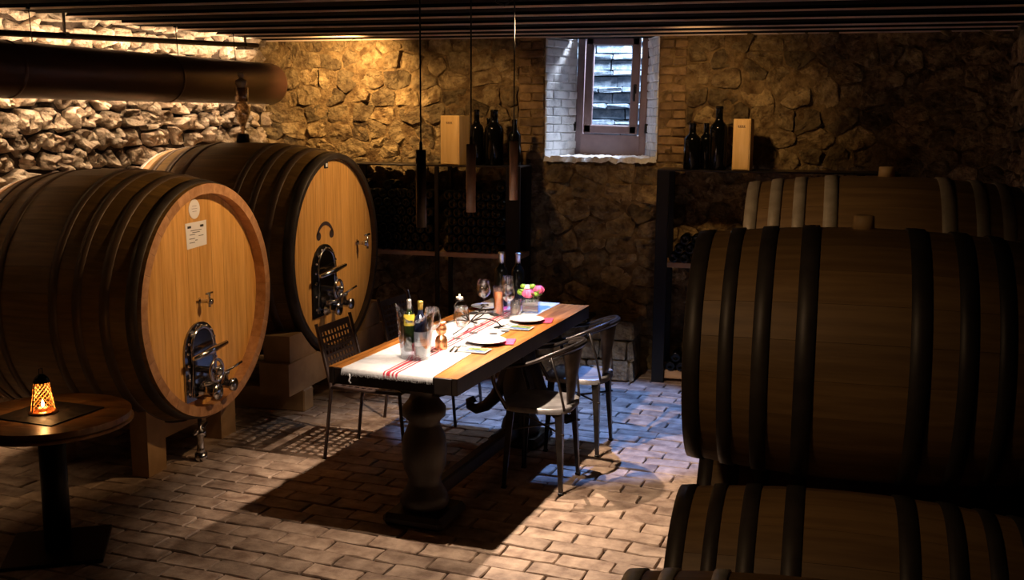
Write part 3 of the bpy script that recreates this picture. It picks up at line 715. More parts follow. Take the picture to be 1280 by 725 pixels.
def led(name, a, c, off, zoff, tgt_off, en, width=.03):
    A_ = a+LN*off*0; m_ = (a+c)/2+Vector((-.03, 0, zoff)); l = bpy.data.lights.new(name, 'AREA'); l.shape = 'RECTANGLE'; l.size = (a-c).length; l.size_y = width; l.energy = en; l.color = (1, .70, .42)
    o = bpy.data.objects.new(name, l); COL.objects.link(o); x = (c-a).normalized(); z = -Vector(tgt_off).normalized(); z = (z-x*z.dot(x)).normalized(); y = z.cross(x)
    mm = Matrix((x, y, z)).transposed().to_4x4(); mm.translation = m_; o.matrix_world = mm
led('rail_led', ra, rb2, 0, .0, (-1, 0, -.15), 26)
q0 = pe+Vector((-.13, -.1, .16)); q1 = q0-Vector((.0837, .9965, 0))*3.9
led('duct_led', q0+Vector((.0, 0, -.17)), q1+Vector((.0, 0, -.17)), 0, 0, (-.12, 0, -1), 70)
for i, (x, y) in enumerate([(-4.319, 5.0), (-4.208, 6.226), (-4.152, 6.851)]):
    wv = thing('hanging_wire', ['thin wire holding the duct near the left edge of the photo', 'thin wire holding the duct, middle of the three', 'thin wire holding the duct nearest the wall corner'][i], 'wire', (x+.1, y, CZ), 0)
    MB().tube([(0, 0, .05), (.02, 0, -.27)], .003, 6).build('wire', m_black, wv)
    MB().lathe([(.012, -.012), (.012, .0)], 8).build('anchor', m_black, wv)
for i, (x, y, z) in enumerate([(-4.285, 5.37, 2.325), (-4.125, 7.147, 2.375)]):
    MB().box((0, 0, (z-CZ)/2-.01), (.012, .012, CZ-z+.06)).box((0, 0, z-CZ-.01), (.05, .03, .02)).build('bracket', m_gun, rail, loc=Vector((x, y, CZ))-ra)

# ------------------------------------------------------------------ pendants
pend = [((-1.523, 3.97), 'dark bronze tube pendant lamp nearest the camera, first of the row over the table', m_pend_d, 1.72, .021),
        ((-1.481, 4.479), 'brown tube pendant lamp in the middle of the row over the table', m_pend_b, 1.732, .021),
        ((-1.436, 5.009), 'brown tube pendant lamp farthest from the camera over the table', m_pend_b, 1.737, .021)]
for i, ((x, y), lab, m_, zt, r) in enumerate(pend):
    zb = (1.41, 1.43, 1.447)[i]; p_ = thing('pendant_lamp', lab, 'lamp', (x, y, zb), 0, None); h = zt-zb
    MB().lathe([(r*.86, .0), (r, .0), (r, h-.004), (r*.9, h), (.006, h), (0, h)], 24, cap=False).lathe([(r*.86, 0), (r*.86, h-.01)], 24, cap=False).build('tube', m_, p_)
    MB().tube([(0, 0, h), (0, 0, CZ-zb)], .0035, 6).build('cord', m_black, p_)
    MB().lathe([(.007, h-.002), (.006, h+.03), (.003, h+.034)], 10).build('cord_grip', m_gun, p_)
    MB().lathe([(.02, CZ-zb-.02), (.022, CZ-zb)], 12).tube([(0, 0, CZ-zb-.012), (-.05, 0, CZ-zb-.05), (-.09, 0, CZ-zb-.035), (-.10, 0, CZ-zb)], .004, 6).build('ceiling_hook', m_black, p_)
    MB().lathe([(0, .022), (.016, .022), (.016, .028), (0, .028)], 14, cap=False).build('bulb', m_bulb, p_)
    lamp('SPOT', 'pendant_light', (x, y, zb-.002), (x+(.12, .12, .22)[i], y+(.30, .15, .10)[i], 0), (66, 62, 125)[i], (1.0, .78, .60), .009, angle=(112, 116, 124)[i], blend=(.9, .8, .35)[i])

# ------------------------------------------------------------------ dining table
TZ = .77; TL = 1.904; TWd = .614
tb = thing('dining_table', 'long honey-topped wooden dining table with turned pedestals, set for a tasting', 'table', TW(0, TL/2, 0), -TA)
def tl(s, e, z): return Vector((s, e-TL/2, z))
nbp = 4
for i in range(nbp):
    wd = (TWd-.05)/nbp; MB().box(tl(-TWd/2+.025+wd*(i+.5), TL/2, TZ-.012), (wd-.0012, TL-.012, .024), ch=.0012).build('plank', m_table, tb)
eb = MB()
for s_ in (-1, 1): eb.box(tl(s_*(TWd/2-.012), TL/2, TZ-.037), (.024, TL, .074), ch=.003)
for e in (.011, TL-.011): eb.box(tl(0, e, TZ-.038), (TWd-.05, .022, .072), ch=.002)
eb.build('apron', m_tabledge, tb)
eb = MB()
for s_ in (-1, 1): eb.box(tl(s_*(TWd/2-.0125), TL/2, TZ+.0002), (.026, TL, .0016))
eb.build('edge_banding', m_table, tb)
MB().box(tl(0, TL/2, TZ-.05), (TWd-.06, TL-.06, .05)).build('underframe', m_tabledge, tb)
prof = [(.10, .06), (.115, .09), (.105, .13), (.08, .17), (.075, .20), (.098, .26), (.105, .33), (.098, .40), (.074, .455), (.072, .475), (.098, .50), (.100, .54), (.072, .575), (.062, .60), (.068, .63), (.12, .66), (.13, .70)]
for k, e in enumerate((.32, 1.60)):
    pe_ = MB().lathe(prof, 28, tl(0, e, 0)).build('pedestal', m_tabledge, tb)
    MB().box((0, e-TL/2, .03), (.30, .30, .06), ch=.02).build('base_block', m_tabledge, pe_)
    for s_ in (-1, 1):
        c = tl(0, e, 0)
        path = [(c.x+s_*x, c.y, z) for x, z in ((.03, .50), (.07, .42), (.11, .33), (.16, .25), (.22, .19), (.28, .165), (.32, .18), (.325, .21), (.30, .225), (.285, .205))]
        if k == 0:
            MB().prism([(s_*.02, .70), (s_*.24, .70), (s_*.25, .67), (s_*.19, .655), (s_*.15, .62), (s_*.09, .60), (s_*.02, .60)][::-s_], .06, T(c.x, c.y+.03, 0) @ Matrix.Rotation(PI/2, 4, 'X')).build('bracket', m_tabledge, pe_); continue
        fo = MB().tube(path, [.055, .05, .042, .038, .034, .03, .026, .022, .018, .012], 10)
        fo.build('scroll_foot', m_tabledge, pe_)
        MB().prism([(s_*.02, .70), (s_*.24, .70), (s_*.25, .67), (s_*.19, .655), (s_*.15, .62), (s_*.09, .60), (s_*.02, .60)][::-s_], .06, T(c.x, c.y+.03, 0) @ Matrix.Rotation(PI/2, 4, 'X')).build('bracket', m_tabledge, pe_)
MB().box(tl(0, TL/2, .10), (.06, 1.1, .08), ch=.01).build('stretcher', m_tabledge, tb)

# runner with red stripes and frayed near end
rn = thing('table_runner', 'white linen table runner with red centre stripes and frayed end on the dining table', 'runner', TW(0, TL/2, TZ+.001), -TA)
def strip_mesh(a0, a1, z, m, name, th=.0016, n=60):
    """band between two across-positions that drift along the table; hangs over both ends"""
    b = MB(); vs = []; rr = random.Random(3)
    pts = [(-.014, -.022), (-.012, -.004), (.0, .0)] + [(TL*k/n, 0.0) for k in range(1, n)] + [(TL, 0), (TL+.012, -.004), (TL+.014, -.07)]
    for e, dz in pts:
        f = max(0, min(1, e/TL)); sh = -.05*f
        wob = noise.noise(Vector((e*5, 0, 1)))*.003
        for k in range(5):
            a = a0(f)+(a1(f)-a0(f))*k/4; zz_ = dz + (.0012*(1+noise.noise(Vector((a*14, e*9, 2)))) if dz == 0 else 0)
            vs.append((a+wob, e-TL/2, zz_+z))
    N_ = len(pts); fs = [(i*5+k, i*5+k+1, (i+1)*5+k+1, (i+1)*5+k) for i in range(N_-1) for k in range(4)]
    b.add(vs, fs, True); return b.build(name, m, rn)
le = lambda f: -.236-.0*f; re = lambda f: .200-.072*min(1, f*1.6)
strip_mesh(le, re, .0005, m_linen, 'cloth')
for c_, wd in ((-.030, .008), (-.010, .018), (.012, .008), (.030, .010)):
    strip_mesh(lambda f, c_=c_, wd=wd: c_-wd/2-.05*f, lambda f, c_=c_, wd=wd: c_+wd/2-.05*f, .0014, m_red, 'stripe')
fr = MB(); rr = random.Random(9)
for k in range(90):
    s_ = -.236+.436*k/89; fr.tube([(s_, -TL/2-.013, -.012), (s_+rr.uniform(-.003, .003), -TL/2-.015, -.024), (s_+rr.uniform(-.005, .005), -TL/2-.014, -.027-rr.uniform(0, .006))], .0012, 3, cap=False)
fr.tube([(-.196, -TL/2-.014, -.02), (-.190, -TL/2-.02, -.035), (-.196, -TL/2-.022, -.05), (-.186, -TL/2-.02, -.06)], .004, 6)
fo = fr.build('fringe', m_linen, rn); fo['kind'] = 'stuff'

# ------------------------------------------------------------------ table ware
ZT = TZ+.0045
def revolve(prof, m, parent, name, seg=28, **k): return MB().lathe(prof, seg, cap=False, **k).build(name, m, parent)
def wine_bottle(name, label, loc, h=.30, r=.038, m=m_bottle, foil=m_foil, lab=None, group=None, cat='bottle', labz=(.25, .55), foilh=.26, parent_rot=None):
    t = thing(name, label, cat, loc, random.uniform(0, 6), group)
    k = h/.30
    pr = [(0, .004*k), (r*.55, .003*k), (r*.9, 0), (r, .006*k), (r, .185*k), (r*.97, .197*k), (r*.82, .212*k), (r*.52, .225*k), (r*.40, .238*k), (r*.38, .285*k), (r*.42, .287*k), (r*.42, .297*k), (r*.3, .30*k), (0, .30*k)]
    revolve(pr, m, t, 'glass_body', 24)
    if foil: revolve([(r*.395, .30*k*(1-foilh)), (r*.405, .286*k), (r*.445, .2865*k), (r*.445, .2985*k), (r*.3, .302*k), (0, .302*k)], foil, t, 'foil_cap', 18)
    if lab:
        z0, z1 = labz; n = 16; a0, a1 = -1.25, 1.25
        vs = [((r+.0008)*math.cos(a0+(a1-a0)*i/n), (r+.0008)*math.sin(a0+(a1-a0)*i/n), z) for z in (z0*h, z1*h) for i in range(n+1)]
        o = MB().add(vs, [(i, i+1, n+2+i, n+1+i) for i in range(n)], True).build('paper_label', lab, t)
        t.rotation_euler.z = math.atan2(-loc[1], -loc[0])
        bb = MB()
        for q, hh in ((.42, .004), (.34, .002), (.28, .002)):
            zz_ = (z0+(z1-z0)*q)*h; vs = [((r+.0015)*math.cos(-.7+1.4*i/8), (r+.0015)*math.sin(-.7+1.4*i/8), z) for z in (zz_, zz_+hh) for i in range(9)]
            bb.add(vs, [(i, i+1, 10+i, 9+i) for i in range(8)], True)
        bb.build('print', m_ink, o)
    return t
# ice bucket, slanted rim
bk = thing('ice_bucket', 'clear frosted ice bucket with slanted rim and two bottles inside, near end of table', 'ice bucket', TW(-.02, .275, ZT), -TA)
def bucket_shell(off, z0):
    n = 36; rows = 9; vs = []
    for j in range(rows):
        for i in range(n):
            a = 2*PI*i/n; top = .205+.035*math.cos(2*(a-.2))-.012*math.sin(a); f = j/(rows-1); z = z0+(top-z0)*f
            r = .062+.020*(z/.22)-off; vs.append((r*1.08*math.cos(a), r*.92*math.sin(a), z))
    return vs, n, rows
b = MB(); vs, n, rows = bucket_shell(0, 0); vi, _, _ = bucket_shell(.004, .012)
side = lambda o, rev: [tuple([o+j*n+i, o+j*n+(i+1) % n, o+(j+1)*n+(i+1) % n, o+(j+1)*n+i][::(-1 if rev else 1)]) for j in range(rows-1) for i in range(n)]
N_ = len(vs); fs = side(0, False)+side(N_, True)+[((rows-1)*n+i, (rows-1)*n+(i+1) % n, N_+(rows-1)*n+(i+1) % n, N_+(rows-1)*n+i) for i in range(n)]+[list(range(n))[::-1], [N_+i for i in range(n)]]
b.add(vs+vi, fs, True); b.build('bucket_body', m_frost, bk)
MB().tube([v for v in vs[(rows-1)*n:rows*n]], .0022, 6, closed=True).build('bucket_rim', m_frost, bk)
o1 = wine_bottle('wine_bottle', 'green bottle with yellow label and silver foil leaning in the ice bucket', TW(-.050, .275, ZT+.030), .235, .025, m_bottle_g, m_foil, m_yellow, labz=(.50, .72))
o1.rotation_euler = (0.0, -.04, o1.rotation_euler.z)
o2 = wine_bottle('wine_bottle', 'dark bottle with gold cap and white label upright in the ice bucket', TW(.006, .275, ZT+.018), .245, .030, m_bottle_b, m_gold, m_card, foilh=.16, labz=(.18, .44))
# copper hourglass mill
ml = thing('copper_mill', 'hourglass-shaped polished copper mill beside the ice bucket', 'pepper mill', TW(.005, .50, ZT))
revolve([(0, 0), (.028, 0), (.030, .008), (.029, .040), (.024, .056), (.015, .064), (.014, .068), (.022, .076), (.026, .090), (.024, .106), (.014, .114), (.012, .118)], m_copper, ml, 'mill_body')
revolve([(.012, .118), (.024, .120), (.025, .126), (.015, .132), (0, .133)], m_copper, ml, 'mill_cap')
def wine_glass(label, s, e, h=.20, r=.037, group=None):
    t = thing('wine_glass', label, 'glass', TW(s, e, ZT), 0, group); k = h/.20
    revolve([(0, .003), (.030, .001), (.032, .002), (.030, .003), (.008, .007), (.0045, .013), (.0038, .05*k), (.0045, .088*k), (.010, .096*k)], m_glass, t, 'stem_and_foot', 24)
    o = [(.004, .094*k), (r*.55, .102*k), (r*.93, .122*k), (r*1.03, .14*k), (r*.95, .17*k), (r*.78, .20*k)]; i_ = [(a-.0012, z+(.001 if q > 0 else .004)) for q, (a, z) in enumerate(o)][::-1]; i_[-1] = (0.001, .099*k)
    revolve(o+i_, m_glass, t, 'bowl', 28); return t
wine_glass('empty wine glass directly behind the ice bucket and copper mill', -.01, .43, .205, .040)
wine_glass('empty wine glass in front of the wire candle holder, near the first plate', .082, .56, .195, .038)
wine_glass('large empty wine glass standing tall behind the wire candle holder', -.160, 1.42, .185, .041)
wine_glass('empty wine glass beside the rosé-coloured carafe', .022, 1.33, .185, .034)
wine_glass('empty wine glass behind the rosé-coloured carafe, before the dark bottles', -.055, 1.52, .20, .036)
# rose carafe
rc = thing('rose_carafe', 'tall straight glass carafe of rosé-coloured drink with copper tone on the runner', 'carafe', TW(-.05, 1.37, ZT))
revolve([(0, .004), (.026, .003), (.028, 0), (.030, .006), (.027, .05), (.028, .09), (.031, .14), (.031, .165), (.029, .165), (.029, .14), (.026, .09), (.025, .05), (.026, .012), (0, .01)], m_glass, rc, 'carafe_glass')
revolve([(0, .013), (.0245, .013), (.024, .05), (.0255, .09), (.0275, .135), (0, .135)], m_rose, rc, 'drink')
# tumblers
for i, (s_, e_) in enumerate(((.015, 1.47), (.035, 1.40))):
    t = thing('tumbler', ['small cut-glass tumbler beside the rosé carafe', 'small cut-glass tumbler against the flower vase'][i], 'glass', TW(s_, e_, ZT))
    revolve([(0, 0), (.024, 0), (.026, .004), (.029, .085), (.0275, .085), (.0245, .012), (0, .01)], m_glass, t, 'glass_body', 10)
    revolve([(0, .012), (.0238, .0125), (.0252, .04), (0, .04)], mat('pale_rose_%d' % i if False else 'pale_rose_drink', (.95, .80, .70), .05, **{'Transmission Weight': .8}), t, 'drink', 16)
# vase with peonies
vz = thing('flower_vase', 'low square glass vase holding pink peonies and green buds', 'vase', TW(.068, 1.56, ZT), -TA+.25)
b = MB()
for s_ in (-1, 1): b.box((s_*.046, 0, .04), (.004, .096, .08)); b.box((0, s_*.046, .04), (.088, .004, .08))
b.box((0, 0, .004), (.088, .088, .008)); b.build('vase_glass', m_glass, vz)
MB().box((0, 0, .034), (.086, .086, .048)).build('water', mat('vase_water', (.50, .40, .36), .02, **{'Transmission Weight': .6, 'IOR': 1.33}), vz)
b = MB(); rr = random.Random(5)
for k in range(10): a = rr.uniform(0, 6.3); b.tube([(rr.uniform(-.03, .03), rr.uniform(-.03, .03), .012), (.03*math.cos(a), .03*math.sin(a), .09)], .0025, 5)
b.build('stems', mat('stem_green', (.06, .12, .03), .5), vz)
def bloom(c, r, m, name, layers=4, lab=None):
    b = MB(); rr = random.Random(int(c[0]*1e4)+int(c[1]*1e4)+77)
    for l in range(layers):
        f = 1-l/layers*.75; k = 7-l
        for i in range(k):
            a = 2*PI*i/k+l*.6+rr.uniform(-.1, .1); n = 4; vs = []
            for j in range(n+1):
                t = j/n; ph = -.9+t*(1.9+.35*l); rad = r*f*math.cos(ph)*(1 if t < .8 else .9); zz_ = r*f*.95*math.sin(ph)
                wd = r*f*.75*math.sin(PI*min(.95, .12+t*.78))
                for q in (-1, 0, 1):
                    rd = rad*(1-.10*abs(q)); aa = a
                    vs.append((c[0]+rd*math.cos(aa)-q*wd*math.sin(aa), c[1]+rd*math.sin(aa)+q*wd*math.cos(aa), c[2]+zz_+rr.uniform(-.001, .001)))
            b.add(vs, [(j*3+q, j*3+q+1, j*3+q+4, j*3+q+3) for j in range(n) for q in (0, 1)], True)
    b.lathe([(0, -r*.6), (r*.5, -r*.4), (r*.6, 0), (r*.4, r*.4), (0, r*.5)], 12, c, cap=False)
    o = b.build(name, m, vz)
    if lab: part_label(o, lab)
bloom((-.012, -.030, .108), .031, m_peony, 'peony', lab='pink peony at the front')
bloom((.040, .022, .122), .031, m_peony, 'peony', lab='pink peony at the right')
bloom((-.02, .032, .132), .022, m_white_petal, 'white_bloom', 3, lab='white bloom')
bloom((.030, -.022, .106), .016, m_leaf, 'green_bud', 2); bloom((-.052, -.004, .112), .022, m_leaf, 'green_bud', 3); bloom((-.045, .03, .14), .016, m_leaf, 'green_bud', 2); bloom((.006, .02, .142), .017, m_leaf, 'green_bud', 2)
b = MB()
for i in range(9):
    a = i*.7; d = Vector((math.cos(a), math.sin(a), 0)); n_ = Vector((-d.y, d.x, 0)); o = d*.03+Vector((0, 0, .085)); e = d*(.066+.006*(i % 3))+Vector((0, 0, .10+.018*(i % 3)))
    mm = (o+e)/2+Vector((0, 0, .012)); b.add([o, mm+n_*.012, e, mm-n_*.012], [(0, 1, 2), (0, 2, 3)])
b.build('leaves', m_leaf, vz)
# standing bottles at the far end
wine_bottle('wine_bottle', 'taller dark wine bottle with silver capsule at the far end of the table', TW(-.150, 1.66, ZT), .315, .038, m_bottle, m_foil, foilh=.30)
wine_bottle('wine_bottle', 'dark wine bottle with shorter silver capsule, right of the taller one at the far end', TW(-.085, 1.76, ZT), .300, .038, m_bottle, m_foil, foilh=.26)
# plates, napkins, menus, cutlery
for i, (s_, e_, r_, lab) in enumerate(((.150, .70, .098, 'white plate nearest the camera on the right side of the table'), (.145, 1.285, .094, 'white plate by the flower vase on the right side of the table'), (-.20, 1.56, .090, 'white plate on the far left side behind the tealight'))):
    t = thing('dinner_plate', lab, 'plate', TW(s_, e_, ZT+(.004)))
    revolve([(0, .002), (r_*.55, 0), (r_*.62, .001), (r_*.96, .011), (r_, .0135), (r_*.97, .0135), (r_*.62, .005), (0, .005)], m_china, t, 'plate_body', 44)
    npk = thing('napkin', ['folded pink napkin under the nearest plate', 'folded pink napkin under the plate by the vase', 'folded pink napkin under the far left plate'][i], 'napkin', TW(s_+(.02 if i < 2 else -.0), e_+.045, ZT-.0005), -TA+.25)
    MB().box((.01, 0, .0015), (.19, .13, .003), ch=.001).build('cloth', m_pink, npk)
for i, (s_, e_, rz_, wd, lab) in enumerate(((.150, .520, .04, .15, 'printed menu card with green and blue picture in front of the nearest plate'), (.150, 1.100, .04, .16, 'printed menu card in front of the plate by the vase'), (-.255, .74, .3, .12, 'printed card at the left edge of the table behind the ice bucket'))):
    t = thing('menu_card', lab, 'menu', TW(s_+.01, e_, ZT+.001), -TA+rz_)
    c = MB().box((0, 0, .0012), (wd, .10, .0024)).build('card', m_card, t)
    MB().box((.018, 0, .0026), (wd*.66, .086, .0006)).build('picture', m_menu, t)
    MB().box((.018, -.026, .0031), (wd*.6, .022, .0004)).build('caption_band', m_menu_blue, t)
def cutlery(label, s, e, rz):
    t = thing('cutlery_pair', label, 'cutlery', TW(s, e, ZT+.001), -TA+rz)
    MB().box((0, -.035, .003), (.011, .06, .005), ch=.002).box((0, .03, .002), (.008, .07, .002), ch=.0008).build('knife', m_black, t)
    b = MB().box((.024, -.035, .003), (.010, .06, .005), ch=.002).box((.024, .012, .002), (.005, .04, .002))
    for q in (-1, 0, 1): b.box((.024+q*.004, .045, .002), (.0018, .03, .0018))
    b.build('fork', m_black, t)
cutlery('dark knife and fork lying left of the nearest menu card', .060, .505, .25)
cutlery('dark knife and fork lying left of the menu card by the second plate', .070, 1.11, -.25)
# wire candle holder
ch_ = thing('wire_candle_holder', 'black sprawling wire candle holder with rings and a burning tealight, middle of the table', 'candle holder', TW(-.06, 1.0, ZT), -TA)
def curl(pts, r=.0032, n=6):
    P = [Vector(p) for p in pts]; out = []
    for i in range(len(P)-1):
        a, b_, c, d = P[max(i-1, 0)], P[i], P[i+1], P[min(i+2, len(P)-1)]
        for k in range(n):
            t = k/n; out.append(.5*((2*b_)+(c-a)*t+(2*a-5*b_+4*c-d)*t*t+(3*b_-a-3*c+d)*t**3))
    out.append(P[-1]); return out
arms = [[(0, 0, .035), (-.05, .03, .07), (-.10, .02, .10), (-.105, .10, .125)],
        [(0, 0, .035), (.04, .06, .06), (.03, .13, .075), (-.02, .16, .06), (-.01, .22, .085)],
        [(0, 0, .035), (.07, 0, .055), (.12, .05, .035), (.155, .06, .004)],
        [(0, 0, .035), (-.06, -.04, .045), (-.10, -.10, .03), (-.09, -.16, .004)],
        [(0, 0, .035), (.03, -.07, .05), (.02, -.14, .03), (-.01, -.20, .004)],
        [(0, 0, .035), (.02, .04, .02), (-.03, .12, .004)],
        [(0, 0, .035), (-.07, .05, .05), (-.08, .12, .04), (-.04, .14, .055)],
        [(0, 0, .035), (.05, -.03, .08), (.10, -.02, .09), (.12, .03, .075)]]
for a_ in arms: MB().tube(curl(a_), .0034, 6).build('arm', m_black, ch_)
cups = [(-.105, .10, .125), (-.01, .22, .085), (-.04, .14, .055), (.12, .03, .075), (.09, .10, .062), (-.01, .07, .065)]
for i, c in enumerate(cups):
    k = MB().tube([(c[0]+.021*math.cos(2*PI*q/18), c[1]+.021*math.sin(2*PI*q/18), c[2]) for q in range(18)], .003, 6, closed=True).build('ring', m_black, ch_)
tc = MB().lathe([(0, .001), (.017, 0), (.0195, .004), (.0195, .016), (.018, .016), (.017, .008), (0, .008)], 20, (-.105, .10, .125), cap=False).build('tealight_cup', mat('tealight_cup', (.6, .55, .5), .3, .8), ch_)
MB().lathe([(0, 0), (.0035, .004), (.004, .009), (.0018, .017), (0, .022)], 10, (-.105, .10, .136), cap=False).build('flame', m_wax, tc)
lamp('POINT', 'tealight_glow', TW(-.165, 1.10, ZT+.155), None, 1.2, (1, .55, .2), .006)
for i, (s_, e_) in enumerate(((.04, .80), (.0, .90), (.10, .92), (.075, .84), (-.02, .74), (.13, 1.0))):  # dark discs painted in as shadows of the candle holder's rings and cups
    t = thing('shadow_disc', 'small painted shadow disc on the runner, '+['just behind the first cutlery pair', 'on the red stripes behind the first plate', 'close behind the nearest plate', 'touching the near edge of the nearest plate', 'nearest the copper mill', 'beside the second cutlery pair'][i], 'painted shadow', TW(s_, e_, ZT-.001), 0, 'painted shadow discs scattered on the runner')
    MB().lathe([(.0, .002), (.021, .002), (.0225, .001), (.022, 0)], 20, cap=False).build('disc', mat('painted_disc_shadow', (.03, .028, .03), .9), t)

# ------------------------------------------------------------------ perforated cafe chairs (left side)
def perforated(w_, d_, nx, ny, mx, my, th, fn):
    """plate with rectangular holes, fn maps (u,v,w)->Vector"""
    cx = [0]; cy = [0]
    hx = (w_-2*mx)/(nx*1.6-.6)*1.0; gx = hx*.6; hy = (d_-2*my)/(ny*1.6-.6); gy = hy*.6
    cx.append(mx)
    for i in range(nx):
        cx.append(cx[-1]+hx)
        if i < nx-1: cx.append(cx[-1]+gx)
    cx.append(w_); cy.append(my)
    for i in range(ny):
        cy.append(cy[-1]+hy)
        if i < ny-1: cy.append(cy[-1]+gy)
    cy.append(d_)
    b = MB(); N1, N2 = len(cx), len(cy); vs = [fn(x-w_/2, y, z) for z in (0, -th) for y in cy for x in cx]; fs = []
    hole = lambda i, j: 0 < i < N1-2 and 0 < j < N2-2 and i % 2 == 1 and j % 2 == 1
    O = N1*N2; inside = lambda i, j: 0 <= i < N1-1 and 0 <= j < N2-1 and not hole(i, j)
    for j in range(N2-1):
        for i in range(N1-1):
            if hole(i, j): continue
            a, b1, c, d = j*N1+i, j*N1+i+1, (j+1)*N1+i+1, (j+1)*N1+i
            fs += [(a, b1, c, d), (O+d, O+c, O+b1, O+a)]
            for (di, dj, p, q) in ((-1, 0, d, a), (1, 0, b1, c), (0, -1, a, b1), (0, 1, c, d)):
                if not inside(i+di, j+dj): fs.append((q, p, O+p, O+q))
    b.add(vs, fs); return b
def cafe_chair(label, s, e, rz):
    """faces +x locally (towards the table); origin on the floor under the seat centre"""
    t = thing('perforated_chair', label, 'chair', TW(s, e, 0), -TA+rz)
    W_, D_, SH = .385, .40, .415
    perforated(W_, D_, 9, 9, .03, .03, .004, lambda u, v, z: Vector((-D_/2+v, u, SH+z-.012*math.sin(PI*v/D_)))).build('seat', m_cafe, t)
    BH = .29; back0 = .435
    perforated(W_-.03, BH, 9, 7, .03, .035, .004, lambda u, v, z: Vector((-D_/2-.015-(v+back0-SH)*.26+z, u, back0+v))).build('backrest', m_cafe, t)
    for sy in (-1, 1):
        y = sy*W_/2
        MB().tube([(-D_/2-.055, y*1.03, .0), (-D_/2-.01, y, SH-.02), (-D_/2-.025, y, SH+.05), (-D_/2-.095, y*.99, .745)], .010, 8).build('leg', m_cafe, t)
        MB().tube([(D_/2+.03, y*1.03, 0), (D_/2-.005, y, SH-.015)], .010, 8).build('leg', m_cafe, t)
        MB().tube([(-D_/2-.01, y, SH-.012), (D_/2-.005, y, SH-.012)], .009, 8).build('seat_rail', m_cafe, t)
    MB().tube([(D_/2-.003, -W_/2, SH-.012), (D_/2-.003, W_/2, SH-.012)], .009, 8).build('seat_rail', m_cafe, t)
    MB().tube([(-.19, -W_/2, .14), (.21, -W_/2, .14)], .007, 8).build('stretcher', m_cafe, t) if False else None
    MB().tube([(D_/2+.018, -W_/2, .10), (D_/2+.018, W_/2, .10)], .007, 8).build('stretcher', m_cafe, t)
    return t
cafe_chair('brown perforated metal chair at the near left side of the dining table', -.635, 1.11, 0.03)
cafe_chair('brown perforated metal chair at the far left side of the dining table', -.695, 1.93, -.02)

